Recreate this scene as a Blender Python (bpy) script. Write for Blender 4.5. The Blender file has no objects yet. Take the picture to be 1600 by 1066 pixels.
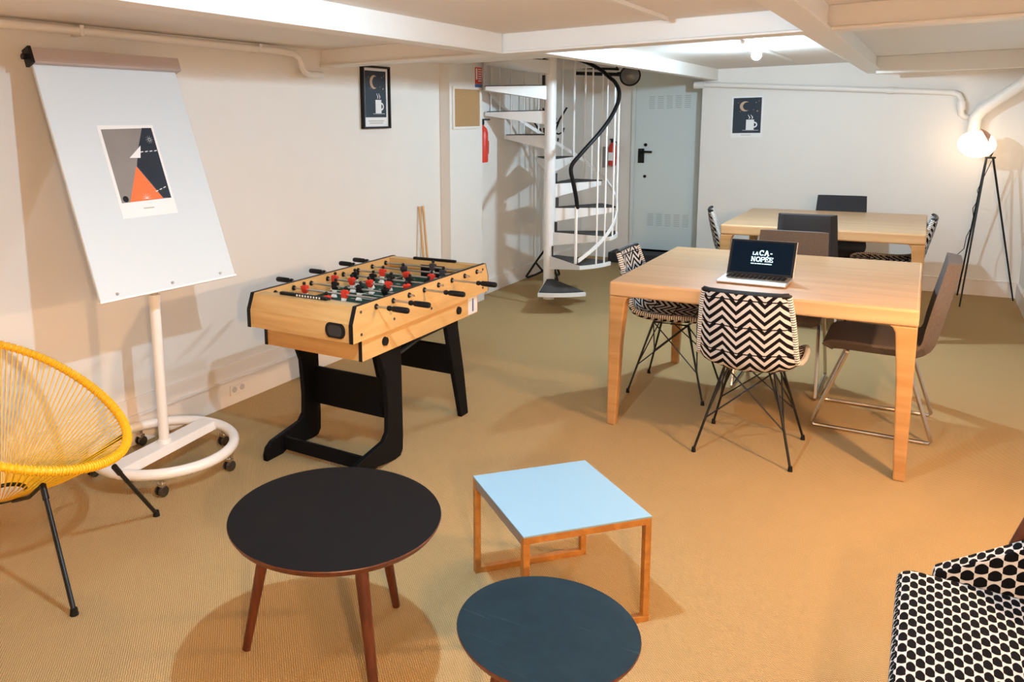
import bpy, math, random
from mathutils import Vector, Matrix
random.seed(7)
PI = math.pi
sc = bpy.context.scene
COL = sc.collection
V = Vector

# ------------------------------------------------------------------ materials
def nodes(name):
    m = bpy.data.materials.new(name); m.use_nodes = True
    nt = m.node_tree; b = nt.nodes['Principled BSDF']
    return m, nt, b
def N(nt, t, **kw):
    n = nt.nodes.new(t)
    for k, v in kw.items():
        if k.startswith('i_'):
            key = k[2:]
            key = int(key) if key.isdigit() else key.replace('_', ' ')
            n.inputs[key].default_value = v
        else: setattr(n, k, v)
    return n
def math_(nt, op, a, b=None, c=None):
    n = nt.nodes.new('ShaderNodeMath'); n.operation = op
    for i, x in enumerate((a, b, c)):
        if x is None: continue
        if isinstance(x, (int, float)): n.inputs[i].default_value = x
        else: nt.links.new(x, n.inputs[i])
    return n.outputs[0]
def mixc(nt, fac, a, b):
    n = nt.nodes.new('ShaderNodeMix'); n.data_type = 'RGBA'
    def s(i, x):
        if isinstance(x, tuple): n.inputs[i].default_value = (*x[:3], 1)
        elif isinstance(x, (int, float)): n.inputs[i].default_value = x
        else: nt.links.new(x, n.inputs[i])
    s(0, fac); s(6, a); s(7, b)
    return n.outputs[2]
def coord(nt, out='Object', scale=(1, 1, 1), rot=(0, 0, 0)):
    tc = N(nt, 'ShaderNodeTexCoord'); mp = N(nt, 'ShaderNodeMapping')
    mp.inputs['Scale'].default_value = scale; mp.inputs['Rotation'].default_value = rot
    nt.links.new(tc.outputs[out], mp.inputs['Vector']); return mp.outputs[0]
def bump(nt, b, h, strength=.3, dist=.002):
    n = N(nt, 'ShaderNodeBump'); n.inputs['Strength'].default_value = strength; n.inputs['Distance'].default_value = dist
    nt.links.new(h, n.inputs['Height']); nt.links.new(n.outputs[0], b.inputs['Normal'])
def plain(name, col, rough=.5, metal=0., noise=.06, scale=40., bmp=0., spec=.5, coat=0.):
    m, nt, b = nodes(name)
    t = N(nt, 'ShaderNodeTexNoise'); t.inputs['Scale'].default_value = scale; t.inputs['Detail'].default_value = 3
    nt.links.new(coord(nt), t.inputs['Vector'])
    lo = tuple(c * (1 - noise) for c in col); hi = tuple(min(1, c * (1 + noise)) for c in col)
    nt.links.new(mixc(nt, t.outputs[0], lo, hi), b.inputs['Base Color'])
    b.inputs['Roughness'].default_value = rough; b.inputs['Metallic'].default_value = metal
    b.inputs['Specular IOR Level'].default_value = spec
    b.inputs['Coat Weight'].default_value = coat
    if bmp: bump(nt, b, t.outputs[0], bmp, .003)
    return m
def emit(name, col, strength):
    m, nt, b = nodes(name)
    b.inputs['Base Color'].default_value = (*col, 1)
    b.inputs['Emission Color'].default_value = (*col, 1); b.inputs['Emission Strength'].default_value = strength
    return m
def wood(name, c1, c2, scale=(3, 30, 30), rough=.4, strength=1., spec=.4):
    m, nt, b = nodes(name)
    v = coord(nt, 'Object', scale)
    t = N(nt, 'ShaderNodeTexNoise'); t.inputs['Scale'].default_value = 1.6; t.inputs['Detail'].default_value = 6; t.inputs['Distortion'].default_value = .6
    nt.links.new(v, t.inputs['Vector'])
    r = N(nt, 'ShaderNodeValToRGB'); nt.links.new(t.outputs[0], r.inputs[0])
    r.color_ramp.elements[0].position = .3; r.color_ramp.elements[1].position = .7
    r.color_ramp.elements[0].color = (*c1, 1); r.color_ramp.elements[1].color = (*c2, 1)
    nt.links.new(r.outputs[0], b.inputs['Base Color'])
    b.inputs['Roughness'].default_value = rough; b.inputs['Specular IOR Level'].default_value = spec
    bump(nt, b, t.outputs[0], .12, .001)
    return m

M = {}
M['wall'] = plain('wall_paint', (.77, .74, .70), .75, noise=.02, scale=6, bmp=.1)
M['ceiling'] = plain('ceiling_paint', (.80, .76, .72), .8, noise=.03, scale=5, bmp=.12)
M['beam'] = plain('beam_paint', (.80, .78, .74), .45, noise=.02, scale=9, bmp=.05)
M['trim'] = plain('trim_paint', (.80, .75, .70), .5, noise=.02, scale=10)
M['pipe'] = plain('pipe_paint', (.78, .75, .71), .4, noise=.02, scale=12)
M['door'] = plain('door_paint', (.66, .74, .74), .45, noise=.02, scale=6)
M['doordark'] = plain('door_slot', (.50, .55, .55), .6)
M['white'] = plain('white_lacquer', (.84, .84, .84), .3, noise=.01)
M['stairwhite'] = plain('stair_white_enamel', (.82, .80, .78), .35, noise=.02, scale=14)
M['board'] = plain('whiteboard_enamel', (.63, .69, .73), .45, noise=.01, scale=4)
M['clamp'] = plain('anodised_clamp', (.46, .38, .35), .5, .2, noise=.03)
M['black'] = plain('black_plastic', (.006, .006, .007), .5, spec=.25)
M['blackmetal'] = plain('black_metal', (.007, .0065, .0065), .4, 0., spec=.35)
M['mat'] = plain('dark_tread_mat', (.040, .036, .036), .9, noise=.4, scale=200, bmp=.4)
M['blackboard_wood'] = plain('black_painted_board', (.0035, .0035, .0045), .6, noise=.1, scale=60, spec=.12)
M['chrome'] = plain('chrome', (.62, .58, .54), .18, 1.)
M['darkchrome'] = plain('dark_chrome', (.10, .09, .085), .2, .8)
M['steel'] = plain('brushed_steel', (.55, .53, .50), .3, .9)
M['yellow'] = plain('yellow_cord', (.90, .53, .015), .38, noise=.08, scale=90)
M['grey_felt'] = plain('grey_wool_fabric', (.115, .092, .082), .95, noise=.35, scale=160, bmp=.5)
M['grey_dark'] = plain('charcoal_fabric', (.026, .025, .029), .95, noise=.35, scale=160, bmp=.5)
M['oak'] = wood('oak_veneer', (.38, .185, .060), (.50, .275, .11), (1.2, 14, 14), .38)
M['oaktop'] = wood('oak_table_top', (.47, .275, .13), (.58, .365, .19), (.9, 9, 9), .33)
M['walnut'] = wood('walnut_legs', (.055, .014, .007), (.12, .033, .014), (30, 30, 3), .4)
M['foos'] = wood('beech_foil', (.58, .34, .125), (.70, .45, .19), (14, 1.5, 14), .42)
M['foosend'] = wood('beech_foil_cross', (.52, .29, .095), (.66, .42, .17), (1.5, 14, 14), .42)
M['honey'] = wood('honey_oak_frame', (.33, .13, .025), (.48, .22, .05), (20, 20, 20), .4)
M['stick'] = wood('pale_stick', (.60, .34, .14), (.72, .46, .22), (20, 20, 2), .5)
M['bluetop'] = plain('pale_blue_laminate', (.24, .40, .53), .5, noise=.015, scale=8, spec=.2)
M['green'] = plain('playfield_green', (.008, .060, .045), .6, noise=.1, spec=.1)
M['red'] = plain('red_plastic', (.62, .035, .015), .4)
M['playerwhite'] = plain('white_plastic', (.80, .78, .72), .4)
M['cork'] = plain('cork', (.42, .25, .11), .9, noise=.35, scale=120, bmp=.3)
M['navy'] = plain('navy_print', (.005, .012, .026), .6, noise=.25, scale=10)
M['paper'] = plain('poster_paper', (.82, .82, .82), .7, noise=.01)
M['orange'] = plain('orange_print', (.86, .17, .045), .6, noise=.05, scale=60)
M['greyprint'] = plain('grey_print', (.23, .21, .20), .6, noise=.12, scale=8)
M['moon'] = plain('moon_print', (.52, .36, .25), .7, noise=.3, scale=80)
M['ink'] = plain('pale_ink', (.50, .48, .46), .7)
M['laptopmetal'] = plain('aluminium_laptop', (.55, .50, .46), .35, .7)
M['screen'] = emit('laptop_screen', (.002, .006, .014), .5); M['screen'].node_tree.nodes['Principled BSDF'].inputs['Specular IOR Level'].default_value = .03
M['screentext'] = emit('laptop_screen_text', (.55, .85, 1.0), 1.1)
M['signblue'] = plain('sign_blue', (.05, .11, .30), .4)
M['copper'] = plain('copper_shade', (.70, .38, .27), .35, .6)
M['greyglass'] = plain('grey_dome', (.20, .19, .18), .35, .3, noise=.4, scale=25)
M['labelwhite'] = plain('white_sticker', (.78, .80, .84), .4)
M['rubber'] = plain('black_rubber', (.008, .008, .008), .6, spec=.2)
M['stepdark'] = plain('dark_step', (.030, .026, .028), .8, noise=.2)

# round black tables: dark linoleum
M['lino'] = plain('charcoal_linoleum', (.0072, .0062, .0062), .6, noise=.12, scale=30, spec=.06)
def worn():
    m, nt, b = nodes('worn_slate_linoleum')
    t = N(nt, 'ShaderNodeTexNoise', i_Scale=22., i_Detail=8.); nt.links.new(coord(nt), t.inputs['Vector'])
    s = N(nt, 'ShaderNodeTexNoise', i_Scale=3., i_Detail=5., i_Distortion=1.2)
    nt.links.new(coord(nt, 'Object', (1, 16, 1), (0, 0, .5)), s.inputs['Vector'])
    st = N(nt, 'ShaderNodeValToRGB'); nt.links.new(s.outputs[0], st.inputs[0])
    st.color_ramp.elements[0].position = .62; st.color_ramp.elements[1].position = .74
    a = mixc(nt, t.outputs[0], (.004, .011, .017), (.012, .029, .041))
    nt.links.new(mixc(nt, math_(nt, 'MULTIPLY', st.outputs[0], .30), a, (.06, .10, .12)), b.inputs['Base Color'])
    b.inputs['Roughness'].default_value = .5; b.inputs['Specular IOR Level'].default_value = .1
    return m
M['lino2'] = worn()

# sisal carpet: ribbed weave
def carpet():
    m, nt, b = nodes('sisal_carpet')
    tc = N(nt, 'ShaderNodeTexCoord'); sp = N(nt, 'ShaderNodeSeparateXYZ'); nt.links.new(tc.outputs['Object'], sp.inputs[0])
    wob = N(nt, 'ShaderNodeTexNoise', i_Scale=60., i_Detail=2.); nt.links.new(tc.outputs['Object'], wob.inputs['Vector'])
    wx = math_(nt, 'MULTIPLY_ADD', wob.outputs[0], .0035, sp.outputs[0]); wy = math_(nt, 'MULTIPLY_ADD', wob.outputs[0], .0035, sp.outputs[1])
    k = 2 * PI / .0095
    sx = math_(nt, 'SINE', math_(nt, 'MULTIPLY', wx, k)); sy = math_(nt, 'SINE', math_(nt, 'MULTIPLY', wy, k))
    h = math_(nt, 'MULTIPLY_ADD', math_(nt, 'MULTIPLY', sx, sy), .5, .5)
    fine = N(nt, 'ShaderNodeTexNoise', i_Scale=260., i_Detail=3.); nt.links.new(tc.outputs['Object'], fine.inputs['Vector'])
    big = N(nt, 'ShaderNodeTexNoise', i_Scale=2.2, i_Detail=4.); nt.links.new(tc.outputs['Object'], big.inputs['Vector'])
    c = mixc(nt, h, (.30, .185, .075), (.66, .475, .245))
    c = mixc(nt, math_(nt, 'MULTIPLY', fine.outputs[0], .38), c, (.36, .23, .095))
    c = mixc(nt, math_(nt, 'MULTIPLY', big.outputs[0], .25), c, (.52, .36, .18))
    nt.links.new(c, b.inputs['Base Color']); b.inputs['Roughness'].default_value = .95
    b.inputs['Specular IOR Level'].default_value = .1
    bump(nt, b, math_(nt, 'ADD', h, math_(nt, 'MULTIPLY', fine.outputs[0], .6)), .8, .004)
    return m
M['carpet'] = carpet()

# black and white zigzag cloth (uv in metres)
def zigzag():
    m, nt, b = nodes('zigzag_cloth')
    tc = N(nt, 'ShaderNodeTexCoord'); sp = N(nt, 'ShaderNodeSeparateXYZ'); nt.links.new(tc.outputs['UV'], sp.inputs[0])
    u, v = sp.outputs[0], sp.outputs[1]
    nz = N(nt, 'ShaderNodeTexNoise', i_Scale=350.); nt.links.new(tc.outputs['UV'], nz.inputs['Vector'])
    vb = math_(nt, 'MODULO', v, .128)
    tri = math_(nt, 'PINGPONG', u, .057)
    s = math_(nt, 'MODULO', math_(nt, 'ADD', math_(nt, 'SUBTRACT', vb, tri), .4 + .0025), .040)
    s = math_(nt, 'ADD', s, math_(nt, 'MULTIPLY', math_(nt, 'SUBTRACT', nz.outputs[0], .5), .006))
    f = math_(nt, 'GREATER_THAN', s, .0205)
    seam = math_(nt, 'GREATER_THAN', vb, .006)
    f = math_(nt, 'MULTIPLY', f, seam)
    nt.links.new(mixc(nt, f, (.007, .006, .007), (.60, .57, .56)), b.inputs['Base Color'])
    b.inputs['Roughness'].default_value = .95; b.inputs['Specular IOR Level'].default_value = .08
    bump(nt, b, nz.outputs[0], .4, .002)
    return m
M['zigzag'] = zigzag()
def stitch():
    m, nt, b = nodes('whip_stitch')
    tc = N(nt, 'ShaderNodeTexCoord'); sp = N(nt, 'ShaderNodeSeparateXYZ'); nt.links.new(tc.outputs['UV'], sp.inputs[0])
    f = math_(nt, 'GREATER_THAN', math_(nt, 'MODULO', sp.outputs[1], .012), .0045)
    nt.links.new(mixc(nt, f, (.03, .03, .03), (.80, .77, .72)), b.inputs['Base Color']); b.inputs['Roughness'].default_value = .9
    return m
M['stitch'] = stitch()
# houndstooth-like weave (uv in metres)
def hound():
    m, nt, b = nodes('houndstooth_fabric')
    tc = N(nt, 'ShaderNodeTexCoord'); sp = N(nt, 'ShaderNodeSeparateXYZ'); nt.links.new(tc.outputs['UV'], sp.inputs[0])
    u, v = sp.outputs[0], sp.outputs[1]
    cw, pv = .0165, .043
    cu = math_(nt, 'DIVIDE', u, cw)
    col = math_(nt, 'FLOOR', cu); fu = math_(nt, 'SUBTRACT', math_(nt, 'FRACT', cu), .5)
    odd = math_(nt, 'MULTIPLY', math_(nt, 'MODULO', col, 2.), .5)
    fv = math_(nt, 'FRACT', math_(nt, 'ADD', math_(nt, 'DIVIDE', v, pv), odd))
    q = math_(nt, 'MULTIPLY', fu, fu)
    top = math_(nt, 'LESS_THAN', math_(nt, 'ADD', fv, math_(nt, 'MULTIPLY', q, 1.1)), .90)
    low = math_(nt, 'GREATER_THAN', math_(nt, 'SUBTRACT', fv, math_(nt, 'MULTIPLY', q, .5)), .08)
    f = math_(nt, 'MULTIPLY', top, low)
    nz = N(nt, 'ShaderNodeTexNoise', i_Scale=500.); nt.links.new(tc.outputs['UV'], nz.inputs['Vector'])
    nt.links.new(mixc(nt, f, (.60, .58, .57), (.006, .006, .007)), b.inputs['Base Color'])
    b.inputs['Roughness'].default_value = .95; b.inputs['Specular IOR Level'].default_value = .05; bump(nt, b, nz.outputs[0], .3, .002)
    return m
M['hound'] = hound()
M['bulb'] = emit('cool_bulb', (.60, .83, 1.0), 3100.)
M['frontbulb'] = emit('cool_bulb_front', (.54, .80, 1.0), 6800.)
M['glow'] = emit('warm_lamp_shade', (1.0, .72, .46), 6.5)
M['warmbulb'] = emit('warm_bulb', (1.0, .60, .33), 300.)

# ------------------------------------------------------------------ mesh builder
class MB:
    def __init__(s): s.v = []; s.f = []; s.mi = []; s.uv = []; s.m = 0
    def add(s, vs, fs, uvs=None):
        o = len(s.v); s.v += [V(p) for p in vs]
        for k, f in enumerate(fs):
            s.f.append([i + o for i in f]); s.mi.append(s.m)
            s.uv.append(uvs[k] if uvs else [(0, 0)] * len(f))
        return s
    def box(s, x0, x1, y0, y1, z0, z1, T=None):
        vs = [V((x, y, z)) for z in (z0, z1) for y in (y0, y1) for x in (x0, x1)]
        if T: vs = [T @ p for p in vs]
        return s.add(vs, [(0, 2, 3, 1), (4, 5, 7, 6), (0, 1, 5, 4), (2, 6, 7, 3), (0, 4, 6, 2), (1, 3, 7, 5)])
    def tube(s, pts, r, seg=8, closed=False, rr=None):
        pts = [V(p) for p in pts]; n = len(pts); rings = []
        prev = None; L = 0; Ls = []
        for i, p in enumerate(pts):
            if closed: t = (pts[(i + 1) % n] - pts[i - 1])
            else: t = pts[min(i + 1, n - 1)] - pts[max(i - 1, 0)]
            t.normalize()
            if prev is None:
                a = t.cross(V((0, 0, 1)))
                if a.length < 1e-3: a = t.cross(V((1, 0, 0)))
                a.normalize()
            else:
                a = prev - t * prev.dot(t); a.normalize()
            prev = a; b = t.cross(a)
            rad = rr[i] if rr else r
            rings.append([p + (a * math.cos(2 * PI * k / seg) + b * math.sin(2 * PI * k / seg)) * rad for k in range(seg)])
            if i: L += (pts[i] - pts[i - 1]).length
            Ls.append(L)
        vs = [q for R_ in rings for q in R_]; fs = []; us = []
        for i in range(n if closed else n - 1):
            j = (i + 1) % n; l0 = Ls[i]; l1 = Ls[j] if j else L + (pts[0] - pts[-1]).length
            for k in range(seg):
                k2 = (k + 1) % seg
                fs.append((i * seg + k, i * seg + k2, j * seg + k2, j * seg + k))
                us.append([(k / seg, l0), ((k + 1) / seg, l0), ((k + 1) / seg, l1), (k / seg, l1)])
        if not closed:
            fs.append(tuple(range(seg))[::-1]); us.append([(0, 0)] * seg)
            fs.append(tuple((n - 1) * seg + k for k in range(seg))); us.append([(0, 0)] * seg)
        return s.add(vs, fs, us)
    def cyl(s, p0, p1, r0, r1=None, seg=16):
        return s.tube([p0, p1], r0, seg, rr=[r0, r0 if r1 is None else r1])
    def lathe(s, prof, c=(0, 0, 0), seg=32, T=None, ex=1., ey=1.):
        vs = []; fs = []
        for (r, z) in prof:
            for k in range(seg):
                a = 2 * PI * k / seg; p = V((r * math.cos(a) * ex, r * math.sin(a) * ey, z))
                if T: p = T @ p
                vs.append(p + V(c))
        n = len(prof)
        for i in range(n - 1):
            for k in range(seg):
                k2 = (k + 1) % seg; fs.append((i * seg + k, i * seg + k2, (i + 1) * seg + k2, (i + 1) * seg + k))
        fs.append(tuple(range(seg))[::-1]); fs.append(tuple((n - 1) * seg + k for k in range(seg)))
        return s.add(vs, fs)
    def prism(s, poly, ax, a, b):
        # poly in the two other axes (cyclic order kept: X->(y,z), Y->(x,z), Z->(x,y))
        def mk(p, t):
            return {'X': (t, p[0], p[1]), 'Y': (p[0], t, p[1]), 'Z': (p[0], p[1], t)}[ax]
        n = len(poly); vs = [mk(p, a) for p in poly] + [mk(p, b) for p in poly]
        fs = [tuple(range(n)), tuple(range(n, 2 * n))[::-1]] + [(i, i + n, (i + 1) % n + n, (i + 1) % n) for i in range(n)]
        return s.add(vs, fs)
    def loft(s, quads):
        # list of rings of equal length, capped
        n = len(quads[0]); vs = [p for q in quads for p in q]; fs = []
        for i in range(len(quads) - 1):
            for k in range(n): fs.append((i * n + k, i * n + (k + 1) % n, (i + 1) * n + (k + 1) % n, (i + 1) * n + k))
        fs.append(tuple(range(n))[::-1]); fs.append(tuple((len(quads) - 1) * n + k for k in range(n)))
        return s.add(vs, fs)
    def sphere(s, c, r, seg=16, rings=10, T=None, sc_=(1, 1, 1)):
        vs = []; fs = []
        for i in range(rings + 1):
            th = PI * i / rings
            for k in range(seg):
                a = 2 * PI * k / seg
                p = V((math.sin(th) * math.cos(a) * sc_[0], math.sin(th) * math.sin(a) * sc_[1], math.cos(th) * sc_[2])) * r
                if T: p = T @ p
                vs.append(p + V(c))
        for i in range(rings):
            for k in range(seg): fs.append((i * seg + k, (i + 1) * seg + k, (i + 1) * seg + (k + 1) % seg, i * seg + (k + 1) % seg))
        return s.add(vs, fs)

def finish(name, mb, mats, parent=None, base=None, smooth=False, bevel=0., seg=2, sub=0):
    """link the builder as one mesh object; base: matrix of the thing when vertices were given in world space"""
    vs = mb.v
    if base is not None:
        inv = base.inverted(); vs = [inv @ p for p in vs]
    me = bpy.data.meshes.new(name); me.from_pydata([tuple(p) for p in vs], [], mb.f)
    if not isinstance(mats, (list, tuple)): mats = [mats]
    for m in mats: me.materials.append(m)
    uvl = me.uv_layers.new(name='UVMap')
    for p, mi, uv in zip(me.polygons, mb.mi, mb.uv):
        p.material_index = min(mi, len(mats) - 1); p.use_smooth = smooth
        for li, c in zip(p.loop_indices, uv): uvl.data[li].uv = c
    import bmesh
    bm = bmesh.new(); bm.from_mesh(me); bmesh.ops.remove_doubles(bm, verts=bm.verts, dist=1e-6)
    bmesh.ops.recalc_face_normals(bm, faces=bm.faces); bm.to_mesh(me); bm.free()
    me.update()
    o = bpy.data.objects.new(name, me); COL.objects.link(o)
    if parent: o.parent = parent
    if bevel:
        md = o.modifiers.new('bevel', 'BEVEL'); md.width = bevel; md.segments = seg; md.limit_method = 'ANGLE'; md.angle_limit = .6
        md.harden_normals = False
        for p in me.polygons: p.use_smooth = False
    if sub:
        md = o.modifiers.new('sub', 'SUBSURF'); md.levels = sub; md.render_levels = sub
    if smooth and not sub:
        md = o.modifiers.new('es', 'EDGE_SPLIT'); md.split_angle = .7
    return o

class Thing:
    def __init__(s, name, label, cat, loc=(0, 0, 0), rz=0., group=None):
        o = bpy.data.objects.new(name, None); COL.objects.link(o)
        o.location = loc; o.rotation_euler = (0, 0, rz); o.empty_display_size = .1
        o['label'] = label; o['category'] = cat
        if group: o['group'] = group
        s.o = o; s.M = Matrix.Translation(V(loc)) @ Matrix.Rotation(rz, 4, 'Z')
    def part(s, name, mb, mat, world=False, parent=None, **kw):
        return finish(name, mb, mat, parent or s.o, s.M if world else None, **kw)
def tag(o, label, cat, group=None):
    o['label'] = label; o['category'] = cat
    if group: o['group'] = group
    return o
def single(name, mb, mat, label, cat, loc=None, group=None, **kw):
    base = Matrix.Translation(V(loc)) if loc is not None else None
    o = finish(name, mb, mat, None, base, **kw)
    if loc is not None: o.location = loc
    return tag(o, label, cat, group)
def struct(name, mb, mat, **kw):
    o = finish(name, mb, mat, **kw); o['kind'] = 'structure'; return o
def dup(root, loc, rz, label, group=None):
    r = root.copy(); COL.objects.link(r); r.location = loc; r.rotation_euler = (0, 0, rz)
    r['label'] = label
    if group: r['group'] = group
    for ch in list(root.children):
        c = ch.copy(); COL.objects.link(c); c.parent = r
        for g in list(ch.children):
            d = g.copy(); COL.objects.link(d); d.parent = c
    return r
def arc(c, r, a0, a1, n, plane='xy', z=0):
    return [(c[0] + r * math.cos(a0 + (a1 - a0) * i / n), c[1] + r * math.sin(a0 + (a1 - a0) * i / n), z) for i in range(n + 1)]
def rad(d): return d * PI / 180

# ------------------------------------------------------------------ camera
f, cx, cy = 1230.32, 624.04, 391.72
p_, r_, y_ = .1594, -.0201, .5918
fwd = V((-math.sin(y_) * math.cos(p_), math.cos(y_) * math.cos(p_), -math.sin(p_)))
right = V((math.cos(y_), math.sin(y_), 0)); up = right.cross(fwd)
A_ = right * math.cos(r_) + up * math.sin(r_); B_ = -right * math.sin(r_) + up * math.cos(r_)
cam = bpy.data.cameras.new('camera'); co = bpy.data.objects.new('camera', cam); COL.objects.link(co)
co.matrix_world = Matrix(((A_.x, B_.x, -fwd.x, 0), (A_.y, B_.y, -fwd.y, 0), (A_.z, B_.z, -fwd.z, 1.5457), (0, 0, 0, 1)))
cam.sensor_width = 36.; cam.lens = f / 1600 * 36
cam.shift_x = (800 - cx) / 1600; cam.shift_y = -(533 - cy) / 1600
cam.clip_start = .05
sc.camera = co

# ------------------------------------------------------------------ room shell
XL, XR, YF, YB, YD, CZ = -3.19, .70, -2.2, 8.23, 8.66, 2.01
WZ = 2.75
struct('floor', MB().box(-3.6, 1.0, YF - .2, 9.2, -.1, 0), M['carpet'])
w = MB(); w.box(-3.6, XL, YF, 4.945, 0, WZ)
w.box(-3.6, -3.28, 4.945, 5.50, 0, WZ)
w.box(-3.6, XL, 5.50, 6.05, 0, WZ)
w.box(-3.6, -3.28, 6.05, YD, 0, WZ)
struct('wall_left', w, M['wall'])
w = MB(); w.box(-1.90, XR, YB, 9.2, 0, WZ)
struct('wall_back', w, M['wall'])
w = MB(); w.box(-3.6, -2.70, YD, 9.2, 0, WZ); w.box(-2.70, -1.98, YD, 9.2, 2.05, WZ); w.box(-1.98, -1.90, YD, 9.2, 0, WZ)
struct('wall_alcove', w, M['wall'])
struct('wall_right', MB().box(XR, 1.0, YF, 9.2, 0, WZ), M['wall'])
struct('wall_front', MB().box(-3.6, 1.0, YF - .2, YF, 0, WZ), M['wall'])
# ceiling with an open stairwell (x -3.28..-1.80, y 5.62..7.16) and a higher landing by the door
w = MB()
w.box(-3.6, 1.0, YF, 5.62, CZ, CZ + .06)
w.box(-1.80, 1.0, 5.62, 9.2, CZ, CZ + .06)
w.box(-3.6, -1.80, 7.16, 9.2, 2.13, 2.19)
struct('ceiling', w, M['ceiling'])
w = MB()   # upper storey seen through the stairwell
w.box(-3.6, -1.80, 5.0, 9.2, 2.75, 2.82)
struct('ceiling_stairwell', w, M['ceiling'])
w = MB(); w.box(-3.28, -1.80, 5.56, 5.62, CZ + .06, 2.75); w.box(-1.80, -1.74, 5.56, 7.2, CZ + .06, 2.75); w.box(-3.28, -1.80, 7.16, 7.22, 2.19, 2.75)
struct('wall_stairwell', w, M['wall'])
# beams
BZ = 1.905
w = MB(); w.box(XL, XR, 3.915, 4.03, BZ + .012, CZ)
w.box(XL, XR, 3.895, 4.05, BZ, BZ + .012)
struct('trim_1', w, M['beam'], bevel=.003)
w = MB(); w.box(-1.985, -1.935, YF, 3.9, BZ + .01, CZ); w.box(-2.02, -1.925, YF, 3.9, BZ, BZ + .012)
struct('trim_2', w, M['beam'], bevel=.002)
w = MB(); w.box(-.47, -.40, YF, 3.9, BZ + .01, CZ); w.box(-.49, -.385, YF, 3.9, BZ, BZ + .012)
struct('trim_3', w, M['beam'], bevel=.002)
w = MB(); w.box(-.49, -.41, 4.04, YB, BZ + .01, CZ); w.box(-.51, -.385, 4.04, YB, BZ, BZ + .012)
struct('trim_4', w, M['beam'], bevel=.002)
w = MB(); w.box(-1.83, -1.76, 4.04, YB + .02, BZ, CZ + .12)
struct('trim_5', w, M['beam'], bevel=.003)
w = MB(); w.box(-.41, XR, 7.62, 7.72, 1.875, CZ)
struct('trim_6', w, M['beam'], bevel=.003)
# ring fascia of the stairwell
w = MB(); P0 = V((-2.70, 6.36, 0))
n = 40
vs = []; fs = []
for i in range(n + 1):
    a = rad(-40) + rad(150) * i / n
    for (r, z) in ((.66, 2.01), (.66, 2.14), (.68, 2.14), (.68, 2.01)): vs.append((P0.x + r * math.cos(a), P0.y + r * math.sin(a), z))
for i in range(n):
    for k in range(4): fs.append((i * 4 + k, i * 4 + (k + 1) % 4, i * 4 + 4 + (k + 1) % 4, i * 4 + 4 + k))
w.add(vs, fs)
struct('trim_7', w, M['stairwhite'])
# baseboards
w = MB(); w.box(XL, XL + .022, YF, 4.945, 0, .145); w.box(XL, XL + .012, YF, 4.945, .145, .235); w.box(XL, XL + .03, YF, 4.945, .14, .152)
struct('baseboard_left', w, M['trim'], bevel=.002)
w = MB(); w.box(-3.28, -3.262, 6.06, YD, 0, .13); w.box(XL, XL + .016, 5.50, 6.05, 0, .13)
struct('baseboard_stairs', w, M['trim'], bevel=.002)
w = MB(); w.box(-1.90, XR, YB - .02, YB, 0, .133); w.box(-1.90, XR, YB - .024, YB, .128, .138)
struct('baseboard_back', w, M['trim'], bevel=.002)
struct('baseboard_right', MB().box(XR - .018, XR, YF, YB, 0, .133), M['trim'], bevel=.002)
# door
w = MB(); w.box(-2.68, -2.00, YD - .02, YD + .03, .13, 2.05)
d = struct('door_1', w, M['door'], bevel=.003)
w = MB(); w.box(-2.715, -2.68, YD - .035, YD + .02, .0, 2.09); w.box(-2.0, -1.965, YD - .035, YD + .02, .0, 2.09); w.box(-2.715, -1.965, YD - .035, YD + .02, 2.05, 2.09)
finish('door_frame', w, M['door'], d, bevel=.003)
w = MB()
for (z0, z1, x0) in ((1.66, 1.78, -2.54), (.40, .52, -2.52)):
    for g in range(5):
        for k in range(7):
            zz = z0 + (z1 - z0) * k / 6.
            w.box(x0 + g * .093, x0 + g * .093 + .062, YD - .0225, YD - .019, zz - .005, zz + .005)
finish('vent_slots', w, M['doordark'], d)
w = MB(); w.box(-2.64, -2.575, YD - .035, YD - .02, 1.075, 1.23); w.cyl((-2.605, YD - .03, 1.20), (-2.605, YD - .075, 1.20), .014)
w.cyl((-2.61, YD - .07, 1.20), (-2.48, YD - .07, 1.195), .011)
finish('door_handle', w, M['black'], d, bevel=.003)
w = MB(); w.cyl((-2.563, YD - .019, 1.27), (-2.563, YD - .03, 1.27), .018); w.cyl((-2.563, YD - .019, .93), (-2.563, YD - .03, .93), .016)
finish('lock_cylinder', w, M['black'], d)
# dark step in front of the door
w = MB(); w.box(-2.86, -1.93, 8.36, YD - .036, 0, .112)
single('door_step', w, M['stepdark'], 'low dark step in front of the pale louvred door', 'step', (-2.4, 8.5, 0), bevel=.008)

# pipes
w = MB(); w.tube([(-3.14, -1.8, 1.978), (-3.14, 1.9, 1.978), (-3.14, 3.50, 1.972), (-3.14, 3.60, 1.965), (-3.13, 3.64, 1.94), (-3.12, 3.655, 1.88), (-3.12, 3.67, 1.862), (-3.12, 3.70, 1.852), (-3.13, 3.84, 1.852), (-3.155, 3.86, 1.852)], .019, 12)
pl = Thing('heating_pipe', 'thin beige pipe under the ceiling along the left wall, bending down before the cross beam', 'pipe', (-3.14, 1.9, 1.97))
pl.part('tube', w, M['pipe'], True, smooth=True)
for yb_ in (2.18, 3.30):
    w = MB(); w.box(-3.19, -3.12, yb_, yb_ + .02, 1.955, 2.0); pl.part('bracket', w, M['pipe'], True)
w = MB(); w.tube([(-3.165, -1.8, 1.997), (-3.165, 3.50, 1.997)], .010, 8); pl.part('upper_tube', w, M['pipe'], True, smooth=True)
pb = Thing('drain_pipe', 'thin white pipe along the top of the back wall, above the unframed moon poster', 'pipe', (-.9, 8.19, 1.8))
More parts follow.
